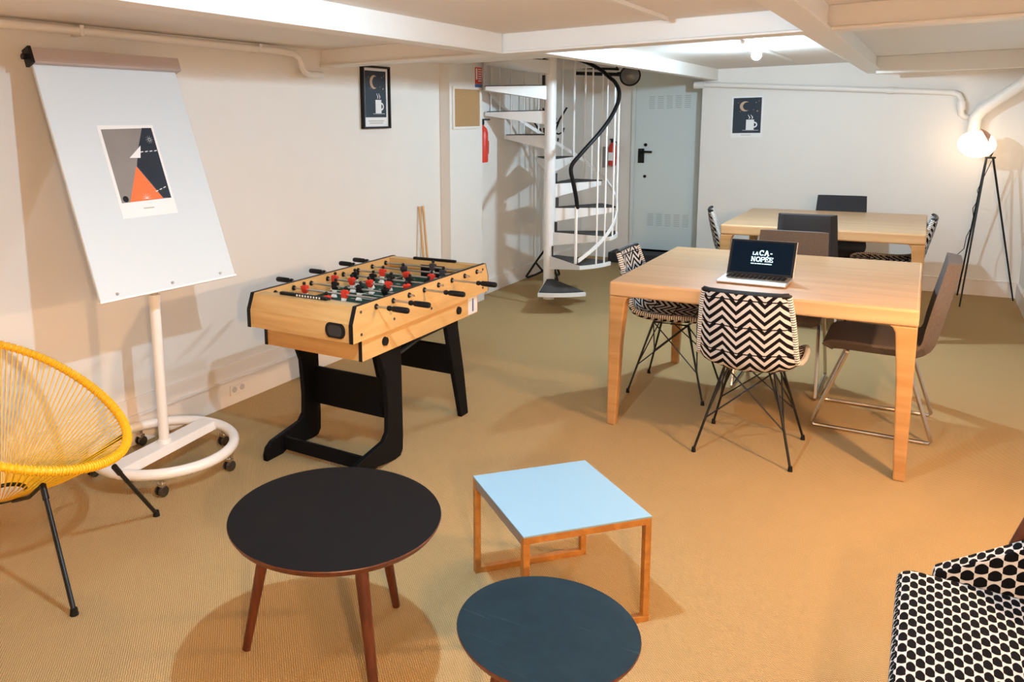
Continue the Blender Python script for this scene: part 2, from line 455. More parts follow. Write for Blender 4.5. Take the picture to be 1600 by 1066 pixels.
w = MB(); w.tube([(-1.95, 8.19, 1.866), (-1.80, 8.19, 1.862), (.05, 8.19, 1.722), (.13, 8.19, 1.715), (.17, 8.19, 1.695), (.19, 8.19, 1.66), (.195, 8.19, 1.58), (.20, 8.195, 1.53), (.23, 8.20, 1.51), (.26, 8.215, 1.505)], .024, 12)
pb.part('tube', w, M['pipe'], True, smooth=True)
for a_, b_, r__ in (((-1.97, 8.19, 1.868), (-1.88, 8.19, 1.864), .036), ((-.35, 8.19, 1.7525), (-.30, 8.19, 1.749), .030), ((.192, 8.19, 1.64), (.196, 8.19, 1.57), .032)):
    w = MB(); w.cyl(a_, b_, r__); pb.part('collar', w, M['pipe'], True, smooth=True)
w = MB(); w.tube([(.66, 7.90, 1.86), (.58, 8.06, 1.77), (.40, 8.11, 1.62), (.33, 8.12, 1.56), (.295, 8.13, 1.50), (.29, 8.14, 1.38), (.29, 8.18, 1.34), (.29, 8.25, 1.335)], .046, 16)
single('waste_pipe', w, M['pipe'], 'thick white elbow pipe in the upper right corner above the floor lamp', 'pipe', (.5, 8.1, 1.5), smooth=True)

# ------------------------------------------------------------------ cool ceiling lamps
def ceil_lamp(label, x, y0, y1, yl, zl, bm, rb, name='ceiling_spotlight'):
    t = Thing(name, label, 'lamp', (x, yl, CZ - .01))
    w = MB(); w.box(x - .012, x + .012, y0, y1, 1.990, CZ - .001)
    t.part('track', w, M['beam'], True, bevel=.002)
    w = MB(); w.cyl((x - .03, yl, 1.992), (x - .03, yl, 1.975), .012)
    t.part('socket', w, M['beam'], True, smooth=True)
    w = MB(); w.sphere((x + .01, yl, zl), rb, 20, 12)
    t.part('bulb', w, bm, True, smooth=True)
    return t
ceil_lamp('glowing white ceiling spotlight in the bay above the rear oak table', -1.0, 5.3, 7.3, 5.72, 1.945, M['bulb'], .030)
ceil_lamp('white ceiling track light in the front bay between the two long beams', -1.05, .4, 3.80, 1.78, 1.984, M['frontbulb'], .020)

# ------------------------------------------------------------------ oak tables
def oak_table(name_label, x, y, W=1.30, D=1.26):
    t = Thing('dining_table', name_label, 'table', (x, y, 0), 0., 'square oak tables')
    H, th = .75, .075
    w = MB(); w.box(0, W, 0, D, H - th, H)
    t.part('tabletop', w, M['oaktop'], bevel=.012, seg=3)
    for (sx, sy) in ((0, 0), (1, 0), (0, 1), (1, 1)):
        def ring(z, a, b):  # outer corner fixed, inner side tapers
            x0, y0 = (.002, .002)
            pts = [(x0, y0), (x0 + a, y0), (x0 + a, y0 + b), (x0, y0 + b)]
            out = []
            for (px, py) in pts: out.append((W - px if sx else px, D - py if sy else py, z))
            return out if (sx == sy) else out[::-1]
        w = MB(); w.loft([ring(0, .044, .044), ring(.45, .062, .062), ring(H - th - .03, .078, .078), ring(H - th - .008, .088, .088), ring(H - th, .10, .10)])
        t.part('leg', w, M['oak'], bevel=.006, seg=2)
    return t
T1 = (-1.285, 3.785); T2 = (-1.275, 6.25)
oak_table('large square oak table in front, carrying the open laptop', *T1)
oak_table('square oak table at the back near the rear wall, nothing on it', *T2)

# ------------------------------------------------------------------ curved shell slabs (uv in metres)
def slab(prof, hw, camb, th, nx=14, uoff=0.):
    """prof: list of (y,z) for the sitting surface; thickness goes outwards; camb lifts the sides"""
    P = [V((0, a, b)) for a, b in prof]; n = len(P)
    nor = []; L = [0]
    for i in range(n):
        t = P[min(i + 1, n - 1)] - P[max(i - 1, 0)]; t.normalize()
        nor.append(V((0, -t.z, t.y)) if True else None)
        if i: L.append(L[-1] + (P[i] - P[i - 1]).length)
    # normal should point to the sitter (forward / up)
    mb = MB(); vs = []; W_ = nx + 1
    for side in (0, 1):
        for i in range(n):
            for k in range(W_):
                s_ = (k / nx) * 2 - 1
                edge = min(1., (1 - abs(s_)) * 9 + .25)
                p = P[i] + V((hw[i] * s_, 0, 0)) + nor[i] * (camb[i] * s_ * s_)
                if side: p = p - nor[i] * th * edge
                vs.append(p)
    fs = []; us = []
    for side in (0, 1):
        o = side * n * W_
        for i in range(n - 1):
            for k in range(nx):
                q = (o + i * W_ + k, o + i * W_ + k + 1, o + (i + 1) * W_ + k + 1, o + (i + 1) * W_ + k)
                uu = [(uoff + 1 + hw[j] * ((kk / nx) * 2 - 1), 1 + L[j] * 1.0) for (j, kk) in ((i, k), (i, k + 1), (i + 1, k + 1), (i + 1, k))]
                if side: q = q[::-1]; uu = uu[::-1]
                fs.append(q); us.append(uu)
    o = n * W_
    def strip(a, b, ua, ub):
        fs.append((a, b, b + o, a + o)); us.append([ua, ub, ub, ua])
    for i in range(n - 1):
        strip(i * W_, (i + 1) * W_, (.9, L[i]), (.9, L[i + 1])); strip((i + 1) * W_ + nx, i * W_ + nx, (.9, L[i + 1]), (.9, L[i]))
    for k in range(nx):
        strip(k + 1, k, (.9, 0), (.9, 0)); strip((n - 1) * W_ + k, (n - 1) * W_ + k + 1, (.9, 0), (.9, 0))
    mb.add(vs, fs, us)
    rim = [vs[k] for k in range(W_)] + [vs[i * W_ + nx] for i in range(1, n)] + [vs[(n - 1) * W_ + k] for k in range(nx - 1, -1, -1)] + [vs[i * W_] for i in range(n - 2, 0, -1)]
    rim2 = [vs[o + k] for k in range(W_)] + [vs[o + i * W_ + nx] for i in range(1, n)] + [vs[o + (n - 1) * W_ + k] for k in range(nx - 1, -1, -1)] + [vs[o + i * W_] for i in range(n - 2, 0, -1)]
    rimc = [(a + b) / 2 for a, b in zip(rim, rim2)]
    return mb, rimc
def smoothprof(pts, n=4):
    out = []
    m = len(pts)
    for i in range(m - 1):
        p0, p1, p2, p3 = pts[max(i - 1, 0)], pts[i], pts[i + 1], pts[min(i + 2, m - 1)]
        for k in range(n):
            t = k / n
            out.append(tuple(.5 * (2 * b + (c - a) * t + (2 * a - 5 * b + 4 * c - d_) * t * t + (3 * b - a - 3 * c + d_) * t ** 3) for a, b, c, d_ in zip(p0, p1, p2, p3)))
    out.append(pts[-1]); return out

GZ = 'zigzag chairs around the oak tables'; GG = 'grey upholstered chairs around the oak tables'
def zig_chair(label, loc, rz):
    t = Thing('zigzag_chair', label, 'chair', loc, rz, GZ)
    # (y, z, halfwidth, camber) from back top to seat front
    pr = smoothprof([(-.298, .800, .170, .012), (-.285, .72, .182, .026), (-.262, .62, .192, .036), (-.238, .52, .200, .042), (-.205, .455, .206, .045), (-.13, .432, .212, .045),
                     (-.02, .430, .216, .042), (.10, .442, .212, .034), (.18, .450, .198, .022), (.215, .444, .180, .012)], 4)
    mb, rim = slab([(a[0], a[1]) for a in pr], [a[2] for a in pr], [a[3] for a in pr], .024)
    t.part('seat_shell', mb, M['zigzag'], smooth=True)
    nxx = 15
    w = MB(); w.tube(rim[nxx - 1:] + rim[:1], .0125, 8)
    t.part('stitched_edge', w, M['stitch'], smooth=True)
    w = MB(); w.tube(rim[:nxx], .0128, 8); t.part('top_binding', w, M['black'], smooth=True)
    top = [(s * .105, y, .408) for s in (-1, 1) for y in (-.10, .09)]
    w = MB(); w.tube([(-.105, -.10, .408), (.105, -.10, .408), (.105, .09, .408), (-.105, .09, .408)], .006, 6, True); w.cyl((-.105, 0, .408), (.105, 0, .408), .006)
    t.part('base_ring', w, M['blackmetal'])
    feet = {}
    for sx in (-1, 1):
        for (ty, fy) in ((-.10, -.205), (.09, .205)):
            a = V((sx * .105, ty, .408)); b = V((sx * .205, fy, .012)); feet[(sx, fy)] = (a, b)
            w = MB(); w.cyl(a, b, .0058, .0058, 8)
            w.cyl(a + V((-sx * .022, 0, 0)), a.lerp(b, .45), .0045, .0045, 6)
            lg = t.part('leg', w, M['blackmetal'])
            w = MB(); w.cyl(b + V((0, 0, .012)), b - V((0, 0, .0115)), .008, .0105, 10)
            t.part('foot_glide', w, M['rubber'], parent=lg)
    w = MB()
    ks = [(-1, -.205), (1, -.205), (1, .205), (-1, .205)]
    for i in range(4):
        a0, b0 = feet[ks[i]]; a1, b1 = feet[ks[(i + 1) % 4]]
        w.cyl(a0.lerp(b0, .62), a1, .0036, .0036, 6); w.cyl(a1.lerp(b1, .62), a0, .0036, .0036, 6)
    t.part('cross_wires', w, M['blackmetal'])
    return t
zc = zig_chair('black and white zigzag chair seen from behind, in front of the laptop', (-.615, 3.865, 0), 0)
dup(zc.o, (-1.135, 4.515, 0), rad(-90), 'black and white zigzag chair pushed under the left side of the front table', GZ)
dup(zc.o, (-1.175, 6.86, 0), rad(-78), 'zigzag chair at the left end of the rear table', GZ)
dup(zc.o, (-.232, 6.85, 0), rad(90), 'zigzag chair at the right end of the rear table, only its edge showing', GZ)

def grey_chair(label, loc, rz, mat):
    t = Thing('grey_chair', label, 'chair', loc, rz, GG)
    pr = smoothprof([(-.19, .475, .205, .0), (-.12, .458, .212, .0), (0, .457, .215, .0), (.14, .460, .215, 0), (.20, .452, .213, 0), (.225, .43, .21, 0)], 3)
    mb, _ = slab([(a[0], a[1]) for a in pr], [a[2] for a in pr], [0] * len(pr), .055, 10)
    t.part('seat', mb, mat, smooth=True, bevel=0)
    pr = smoothprof([(-.262, .865, .184, .004), (-.256, .80, .188, .010), (-.232, .66, .194, .016), (-.205, .54, .202, .012), (-.180, .475, .206, .0), (-.13, .445, .208, 0)], 3)
    mb, _ = slab([(a[0], a[1]) for a in pr], [a[2] for a in pr], [a[3] for a in pr], .055, 10)
    t.part('backrest', mb, mat, smooth=True)
    for sx in (-1, 1):
        x = sx * .215
        pts = [(x * .93, .115, .398), (x, .24, .045), (x, .248, .022), (x, .238, .0105), (x, .20, .0105), (x, -.21, .0105), (x, -.242, .0105), (x, -.252, .022), (x, -.245, .045), (x * .93, -.13, .398)]
        w = MB(); w.tube(pts, .0095, 8); t.part('sled_leg', w, M['chrome'], smooth=True)
    for yy in (.115, -.13):
        w = MB(); w.cyl((-.20, yy, .398), (.20, yy, .398), .009); t.part('cross_bar', w, M['chrome'], smooth=True)
    return t
gc = grey_chair('brown-grey wool chair with chrome sled legs at the right end of the front table', (-.150, 4.505, 0), rad(90), M['grey_felt'])
dup(gc.o, (-.640, 4.925, 0), rad(180), 'brown-grey chair at the far side of the front table, directly behind the laptop', GG)
g2 = grey_chair('charcoal chair with its back to us at the near side of the rear table', (-.680, 6.42, 0), 0, M['grey_dark'])
dup(g2.o, (-.596, 7.45, 0), rad(180), 'charcoal chair facing us behind the far side of the rear table', GG)

# ------------------------------------------------------------------ laptop
lt = Thing('laptop', 'open laptop with a white logo on its dark screen, on the front oak table', 'laptop', (-.665, 4.09, .7505), rad(-1.5))
w = MB(); w.box(-.155, .155, -.105, .105, .003, .015)
kb = lt.part('base', w, M['laptopmetal'], bevel=.004)
w = MB()
for r in range(5):
    for c in range(13): w.box(-.135 + c * .0208, -.135 + c * .0208 + .0175, .0 + r * .0185, .0 + r * .0185 + .015, .0152, .0162)
lt.part('keyboard', w, M['black'], parent=kb)
w = MB(); w.box(-.045, .045, -.09, -.025, .0151, .0156); lt.part('trackpad', w, M['steel'], parent=kb)
TL = Matrix.Translation(V((0, .103, .013))) @ Matrix.Rotation(rad(-27), 4, 'X')
w = MB(); w.box(-.155, .155, .0, .007, 0, .188, TL)
lid = lt.part('lid', w, M['laptopmetal'], bevel=.002)
w = MB(); w.box(-.152, .152, -.0012, .0002, .002, .186, TL); lt.part('bezel', w, M['black'], parent=lid)
w = MB(); w.box(-.141, .141, -.0018, -.0010, .014, .177, TL); lt.part('screen', w, M['screen'], parent=lid)
w = MB(); w.cyl((-.12, .104, .013), (.12, .104, .013), .006); lt.part('hinge', w, M['black'], parent=lid)
# slab-serif lettering drawn as strokes
def stroke(w, a, b, t_, TT, z=-.0024):
    a = V((a[0], 0, a[1])); b = V((b[0], 0, b[1])); d_ = (b - a); d_.normalize(); n_ = V((-d_.z, 0, d_.x)) * t_ / 2
    pts = [a + n_, b + n_, b - n_, a - n_]
    vs = [TT @ V((p.x, z, p.z)) for p in pts] + [TT @ V((p.x, z + .0005, p.z)) for p in pts]
    w.add(vs, [(0, 1, 2, 3), (7, 6, 5, 4), (0, 4, 5, 1), (1, 5, 6, 2), (2, 6, 7, 3), (3, 7, 4, 0)])
def glyph(w, ch, x, y, h, T_, t_):
    wd = h * .82; s = t_ * .62; sf = h * .17
    def S(a, b, tt=t_): stroke(w, (x + a[0] * wd, y + a[1] * h), (x + b[0] * wd, y + b[1] * h), tt, T_)
    def serif(px, py, l=.17): S((px - l, py), (px + l, py), s)
    e = s / 2 / h
    if ch == 'L':
        S((.25, 0), (.25, 1)); serif(.25, 1 - e); S((.05, e), (.92, e), s); S((.90, 0), (.90, .32), s); return wd * 1.02
    if ch == 'A':
        S((.12, 0), (.48, 1)); S((.88, 0), (.50, 1)); S((.26, .34), (.74, .34), s); serif(.12, e); serif(.88, e); S((.34, 1 - e), (.55, 1 - e), s); return wd * 1.16
    if ch == 'N':
        S((.16, 0), (.16, 1), s * 1.2); S((.16, 1), (.84, 0)); S((.84, 0), (.84, 1), s * 1.2); serif(.16, e); serif(.84, 1 - e); serif(.10, 1 - e, .12); return wd * 1.14
    if ch == 'P':
        S((.2, 0), (.2, 1)); serif(.2, e, .2); S((.05, 1 - e), (.6, 1 - e), s); S((.2, .45), (.6, .45), s)
        pr = [(.6 + .27 * math.cos(a), .72 + .265 * math.sin(a)) for a in [rad(q) for q in range(-90, 91, 30)]]
        for a, b in zip(pr, pr[1:]): S(a, b)
        return wd * .96
    if ch in 'EÉ':
        S((.2, 0), (.2, 1)); S((.03, e), (.86, e), s); S((.03, 1 - e), (.84, 1 - e), s); S((.2, .52), (.62, .52), s); S((.85, 0), (.85, .3), s); S((.83, .72), (.83, 1), s); S((.62, .38), (.62, .66), s)
        if ch == 'É': S((.40, 1.12), (.66, 1.32), s)
        return wd * .98
    if ch in 'OC':
        a0, a1 = (0, 360) if ch == 'O' else (42, 318)
        pr = [(.5 + .43 * math.cos(rad(q)), .5 + .46 * math.sin(rad(q))) for q in [a0 + (a1 - a0) * i / 14 for i in range(15)]]
        for a, b in zip(pr, pr[1:]): S(a, b)
        if ch == 'C': S((.82, .62), (.82, 1), s)
        return wd * 1.06
    if ch == '-':
        S((.1, .42), (.5, .42)); return wd * .6
    return wd * .4
w = MB()
x = -.0445
for ch in 'LA': x += glyph(w, ch, x, .107, .0165, TL, .0032)
x = -.0125
for ch in 'CA-': x += glyph(w, ch, x, .106, .0265, TL, .0050)
x = -.0475
for ch in 'NOPÉE': x += glyph(w, ch, x, .073, .0245, TL, .0046)
for k, l in enumerate((.014, .009, .020, .007, .034)):
    x0 = -.046 + sum((.014, .009, .020, .007, .034)[:k]) + k * .003
    stroke(w, (x0, .062), (x0 + l, .062), .0040, TL)
lt.part('screen_logo', w, M['screentext'], parent=lid)

# ------------------------------------------------------------------ posters
def disc(w, c, r, Tf, n=24, z=0., sx=1.):
    vs = [Tf(c[0] + r * math.cos(2 * PI * k / n) * sx, c[1] + r * math.sin(2 * PI * k / n), z) for k in range(n)]
    w.add(vs, [tuple(range(n))])
def poly(w, pts, Tf, z): w.add([Tf(a, b, z) for a, b in pts], [tuple(range(len(pts)))])
def moon_print(w, Tf, W, H, z=.0):
    """a: 0..W to the right, b: 0..H up; layers: navy, moon, white"""
    w.m = 0; poly(w, [(0, 0), (W, 0), (W, H), (0, H)], Tf, z)
    w.m = 1
    c = (W * .42, H * .76); R_ = W * .19
    o = [(c[0] + R_ * math.cos(rad(q)), c[1] + R_ * math.sin(rad(q))) for q in range(50, 311, 20)]
    i_ = [(c[0] + W * .075 + R_ * .80 * math.cos(rad(q)), c[1] + R_ * .80 * math.sin(rad(q))) for q in range(296, 63, -18)]
    poly(w, o + i_, Tf, z + .0006)
    w.m = 2
    x0, x1, y0, y1 = W * .48, W * .76, H * .09, H * .38
    poly(w, [(x0, y0), (x1, y0), (x1, y1), (x0, y1)], Tf, z + .0006)
    hc = (x1, (y0 + y1) / 2); pr = [(hc[0] + W * .12 * math.cos(rad(q)), hc[1] + H * .085 * math.sin(rad(q))) for q in range(-90, 91, 15)]
    pi_ = [(hc[0] + W * .075 * math.cos(rad(q)), hc[1] + H * .048 * math.sin(rad(q))) for q in range(90, -91, -15)]
    poly(w, pr + pi_, Tf, z + .0006)
    for k, dx in enumerate((0, .10)):
        b0 = W * (.56 + dx); pts = [(b0 + W * .025 * math.sin(t * 5), H * (.40 + .12 * t)) for t in [q / 8 for q in range(9)]]
        poly(w, pts + [(a + W * .035 * (1 - abs(j / 8 - .4)), b) for j, (a, b) in list(enumerate(pts))[::-1]], Tf, z + .0006)
    poly(w, [(W * .36, H * .075), (W * .92, H * .075), (W * .92, H * .083), (W * .36, H * .083)], Tf, z + .0006)
    w.m = 1
    for (a, b, r) in ((.80, .86, .010), (.86, .62, .014), (.18, .86, .008), (.72, .66, .008), (.25, .62, .007), (.9, .9, .008)): disc(w, (W * a, H * b), W * r * 1.6, Tf, 8, z + .0006)
# framed one on the left wall (x = XL), reading from small y to large y
fp = Thing('framed_poster', 'black framed poster of a moon over a steaming mug hanging on the left wall', 'poster', (XL, 4.48, 1.52))
y0, y1, z0, z1 = 4.315, 4.635, 1.518, 1.938
w = MB(); b_ = .014
w.box(XL, XL + .028, y0, y0 + b_, z0, z1); w.box(XL, XL + .028, y1 - b_, y1, z0, z1); w.box(XL, XL + .028, y0 + b_, y1 - b_, z0, z0 + b_); w.box(XL, XL + .028, y0 + b_, y1 - b_, z1 - b_, z1)
fp.part('frame', w, M['black'], True)
w = MB(); w.box(XL + .001, XL + .012, y0 + b_, y1 - b_, z0 + b_, z1 - b_); fp.part('mount', w, M['paper'], True)
w = MB(); Tf = lambda a, b, z: (XL + .0126 + z, y0 + .037 + a, z0 + .076 + b)
moon_print(w, Tf, .246, .312)
w.m = 3
for k in range(2): poly(w, [(.03 + k * .012, -.028 - k * .014), (.216 - k * .012, -.028 - k * .014), (.216 - k * .012, -.021 - k * .014), (.03 + k * .012, -.021 - k * .014)], Tf, 0)
fp.part('print', w, [M['navy'], M['moon'], M['paper'], M['ink']], True)
# unframed one on the back wall
up_ = Thing('wall_poster', 'small unframed poster of a moon and mug on the back wall above the rear table', 'poster', (-1.48, YB, 1.37))
w = MB(); w.box(-1.622, -1.340, YB - .003, YB, 1.352, 1.742); up_.part('sheet', w, M['paper'], True)
w = MB(); Tf = lambda a, b, z: (-1.607 + a, YB - .0036 - z, 1.394 + b)
moon_print(w, Tf, .252, .334)
w.m = 3; poly(w, [(.08, -.022), (.17, -.022), (.17, -.015), (.08, -.015)], Tf, 0)
up_.part('print', w, [M['navy'], M['moon'], M['paper'], M['ink']], True)

# cork board, fire signs, extinguishers, sticks
cb = Thing('cork_board', 'small cork board in a pale frame on the white pillar', 'board', (XL, 5.77, 1.5))
w = MB(); w.box(XL, XL + .008, 5.558, 5.985, 1.515, 1.815); cb.part('cork_sheet', w, M['cork'], True)
w = MB(); w.box(XL, XL + .014, 5.535, 5.558, 1.495, 1.835); w.box(XL, XL + .014, 5.985, 6.005, 1.495, 1.835); w.box(XL, XL + .014, 5.558, 5.985, 1.495, 1.515); w.box(XL, XL + .014, 5.558, 5.985, 1.815, 1.835)
cb.part('frame', w, M['trim'], True)
fs_ = Thing('fire_notice', 'narrow red and white safety notice at the top of the pillar above the cork board', 'sign', (XL, 5.98, 1.85))
w = MB(); w.box(XL, XL + .004, 5.925, 6.040, 1.865, 2.0); fs_.part('panel', w, M['red'], True)
w = MB()
for k in range(6): w.box(XL + .004, XL + .005, 5.975, 6.030, 1.885 + k * .019, 1.893 + k * .019)
w.box(XL + .004, XL + .005, 5.935, 5.960, 1.90, 1.99)
fs_.part('print', w, M['paper'], True)
w = MB(); w.box(XL, XL + .004, 5.925, 6.040, 1.835, 1.863); fs_.part('lower_band', w, M['signblue'], True)
def extinguisher(label, x, y, z, s, rz):
    t = Thing('fire_extinguisher', label, 'extinguisher', (x, y, z), rz)
    w = MB(); w.lathe([(.02, 0), (.052 * s, .004), (.056 * s, .02), (.056 * s, .27 * s), (.045 * s, .31 * s), (.018, .335 * s), (.016, .35 * s)]); t.part('cylinder', w, M['red'], smooth=True)
    w = MB(); w.lathe([(.02, .345 * s), (.022, .375 * s), (.012, .40 * s)], seg=12); w.box(-.012, .012, -.075, .02, .385 * s, .40 * s); t.part('valve', w, M['black'])
    w = MB(); w.tube([(0, .02, .37 * s), (.03, .05, .34 * s), (.06 * s, .03, .25 * s), (.064 * s, .01, .10 * s)], .008, 8); t.part('hose', w, M['black'], smooth=True)
    w = MB(); w.box(-.035, .035, -.058 * s, -.054 * s, .08 * s, .20 * s); t.part('label_sticker', w, M['paper'])
    return t
extinguisher('red fire extinguisher hung on the stair wall, half hidden behind the white pillar', -3.226, 6.115, 1.20, .94, rad(150))
extinguisher('small red and black extinguisher on the far wall seen between the stair spindles', -2.92, 8.616, 1.04, .75, 0)
w = MB(); w.box(-3.06, -2.99, YD - .03, YD, 1.02, 1.25)
single('switch_box', w, M['greyprint'], 'narrow grey box on the far wall seen behind the stair spindles', 'box', (-3.02, YD, 1.02), bevel=.004)
for k, (ya, yb, lab) in enumerate(((5.150, 5.115, 'left one of two thin wooden sticks leaning in the wall recess behind the football table'), (5.205, 5.170, 'right one of two thin wooden sticks leaning in the wall recess behind the football table'))):
    w = MB(); w.cyl((-3.17, yb, .012), (-3.268, ya, .91), .011, .009, 10)
    o = finish('wooden_stick', w, M['stick'], None, Matrix.Translation(V((-3.17, yb, 0))), smooth=True); o.location = (-3.17, yb, 0)
    tag(o, lab, 'stick', 'wooden sticks in the recess')
# power sockets on the left baseboard
w = MB(); so = Thing('power_socket', 'small double power socket on the left baseboard below the football table', 'socket', (XL + .022, 3.04, .05))
w.box(XL + .022, XL + .029, 2.98, 3.10, .055, .115); so.part('plate', w, M['trim'], True, bevel=.002)
for yy in (3.01, 3.07):
    w = MB(); w.cyl((XL + .028, yy, .085), (XL + .031, yy, .085), .017); so.part('outlet', w, M['ink'], True)

# ------------------------------------------------------------------ flip chart
fc = Thing('flip_chart', 'white mobile flip chart with an orange and navy print, standing by the left wall', 'flip chart', (-2.84, 2.25, 0))
R3 = V((.04222, .99909, -.00656)); U3 = V((-.34796, .02086, .93728)); N3 = R3.cross(U3); c3 = V((-2.647, 2.202, .873))
TB = Matrix(((R3.x, U3.x, N3.x, c3.x), (R3.y, U3.y, N3.y, c3.y), (R3.z, U3.z, N3.z, c3.z), (0, 0, 0, 1)))
w = MB(); w.box(-.35, .35, 0, 1.0, -.016, 0, TB); bd = fc.part('board', w, M['board'], True, bevel=.004)
w = MB(); w.box(-.352, .352, -.004, .004, -.018, .003, TB); fc.part('bottom_rail', w, M['white'], True, parent=bd)
for x in (-.27, .0, .265):
    w = MB(); w.cyl(TB @ V((x, .022, 0)), TB @ V((x, .022, .006)), .006, .006, 10); fc.part('rivet', w, M['steel'], True, parent=bd)
w = MB(); w.box(-.352, .372, .998, 1.062, -.02, .022, TB); cl = fc.part('clamp_bar', w, M['clamp'], True, bevel=.004)
w = MB(); w.box(-.366, -.352, .995, 1.066, -.024, .026, TB); w.cyl(TB @ V((-.366, 1.03, 0)), TB @ V((-.385, 1.03, 0)), .012); fc.part('end_cap', w, M['black'], True, parent=cl)
# taped print
w = MB(); Tf = lambda a, b, z: TB @ V((a, b, .0012 + z))
w.m = 0; w.box(-.146, .134, .325, .737, .0002, .0012, TB)
w.m = 1; poly(w, [(-.131, .392), (.121, .396), (.122, .723), (-.131, .719)], Tf, .0003)
w.m = 2; poly(w, [(.073, .723), (.122, .723), (.121, .396), (.078, .400), (-.008, .549), (.020, .62)], Tf, .0006)
w.m = 3; poly(w, [(-.091, .393), (.078, .397), (-.012, .549)], Tf, .0009)
w.m = 0
poly(w, [(-.032, .588), (.022, .586), (.040, .642)], Tf, .0012)
for k in range(4):
    a0 = .030 + k * .024; poly(w, [(a0, .610 + k * .001), (a0 + .015, .612 + k * .001), (a0 + .015, .616 + k * .001), (a0, .614 + k * .001)], Tf, .0012)
for k in range(3):
    a0 = .050 + k * .022; poly(w, [(a0, .428 + k * .007), (a0 + .014, .432 + k * .007), (a0 + .014, .436 + k * .007), (a0, .432 + k * .007)], Tf, .0012)
for k in range(10):
    a = 2 * PI * k / 10; dx, dy = math.cos(a), math.sin(a); c = (.095, .668)
    poly(w, [(c[0] + dx * .004 - dy * .0008, c[1] + dy * .004 + dx * .0008), (c[0] + dx * .022, c[1] + dy * .022), (c[0] + dx * .004 + dy * .0008, c[1] + dy * .004 - dx * .0008)], Tf, .0012)
for k in range(7):
    a = PI * k / 6; dx, dy = math.cos(a), math.sin(a); c = (-.005, .402)
    poly(w, [(c[0] - dy * .001, c[1] + dx * .001), (c[0] + dx * .030, c[1] + dy * .030), (c[0] + dy * .001, c[1] - dx * .001)], Tf, .0013)
w.m = 4; disc(w, (-.108, .408), .014, Tf, 14, .0008)
w.m = 5; poly(w, [(-.035, .358), (.020, .358), (.020, .364), (-.035, .364)], Tf, .0006)
po = finish('taped_print', w, [M['paper'], M['greyprint'], M['navy'], M['orange'], M['black'], M['ink']], None, Matrix.Translation(c3)); po.location = c3
tag(po, 'abstract print with an orange triangle and white paper plane, stuck on the flip chart', 'poster')
# stand
px, py = -2.84, 2.25
w = MB(); w.cyl((px, py, .125), (px, py, .80), .0235, .0235, 20); w.cyl((px, py, .78), (px, py, .815), .0265, .0265, 20)
fc.part('pole', w, M['white'], True, smooth=True)
w = MB(); w.cyl((px, py, .80), (px, py, 1.18), .018, .018, 16); ip = fc.part('inner_pole', w, M['steel'], True, smooth=True)
w = MB(); w.box(px - .03, px + .03, py - .05, py + .05, 1.12, 1.26); w.tube([(px + .02, py, 1.10), (px + .09, py - .02, .90)], .010, 8)
fc.part('tilt_bracket', w, M['black'], True, bevel=.004)
rc = V((-2.845, 2.255, .098)); RR_ = .315
w = MB(); w.tube([rc + V((RR_ * math.cos(a), RR_ * math.sin(a), 0)) for a in [2 * PI * k / 48 for k in range(48)]], .0235, 14, True)
fc.part('ring_base', w, M['white'], True, smooth=True)
w = MB(); Tp = Matrix.Translation(rc) @ Matrix.Rotation(rad(97), 4, 'Z')
w.loft([[Tp @ V(q) for q in ((s * RR_ * .97, -.062, -.016), (s * RR_ * .97, .062, -.016), (s * RR_ * .97, .045, .020), (s * RR_ * .97, -.045, .020))] for s in (-1, 1)])
w.cyl((px, py, .112), (px, py, .135), .034, .028, 20)
fc.part('base_plate', w, M['white'], True, bevel=.004)
for a in (-43, 22, 80, 162, 232):
    cxx, cyy = rc.x + (RR_ + .0) * math.cos(rad(a)), rc.y + (RR_ + .0) * math.sin(rad(a))
    w = MB(); w.cyl((cxx, cyy, .08), (cxx, cyy, .05), .010, .010, 10)
    w.box(cxx - .017, cxx + .017, cyy - .012, cyy + .012, .042, .060)
    cs = fc.part('caster', w, M['chrome'], True, bevel=.003)
    for s in (-1, 1):
        w = MB(); w.cyl((cxx + s * .007 - .004, cyy, .0245), (cxx + s * .019, cyy, .0245), .024, .024, 20); fc.part('caster_wheel', w, M['darkchrome'], True, parent=cs, bevel=.003)

# ------------------------------------------------------------------ table football
ft = Thing('football_table', 'beech coloured table football table on black folding legs beside the left wall', 'game table', (-2.23, 3.118, 0))
xa, xb = -2.53, -1.93; ya, yb = 2.515, 3.721; zt, z1_ = .80, .646
def side(x0, x1, mat_in=None):
    prof = [(ya, z1_), (yb, z1_), (yb, .728), (yb - .03, zt), (ya + .03, zt), (ya, .728)]
    w = MB(); w.prism(prof, 'X', x0, x1); return w
ft.part('side_panel', side(xb - .018, xb), M['foos'], True)
ft.part('side_panel', side(xa, xa + .018), M['foos'], True)
w = MB(); E_ = .0015
for x0, x1 in ((xb - .0185, xb + .0005), (xa - .0005, xa + .0185)):
    path = [(ya, z1_), (ya, .728), (ya + .03, zt), (yb - .03, zt), (yb, .728), (yb, z1_)]
    for (a, b), th_ in zip(zip(path, path[1:]), (.004, .004, .0016, .004, .004)):
        d_ = V((0, b[0] - a[0], b[1] - a[1])); d_.normalize(); n_ = V((0, -d_.z, d_.y)) * th_
        ps = [V((0, *a)), V((0, *b)), V((0, *b)) + n_, V((0, *a)) + n_]
        w.add([(x0, p.y, p.z) for p in ps] + [(x1, p.y, p.z) for p in ps], [(0, 1, 2, 3), (7, 6, 5, 4), (0, 4, 5, 1), (1, 5, 6, 2), (2, 6, 7, 3), (3, 7, 4, 0)])
ft.part('edge_banding', w, M['black'], True)
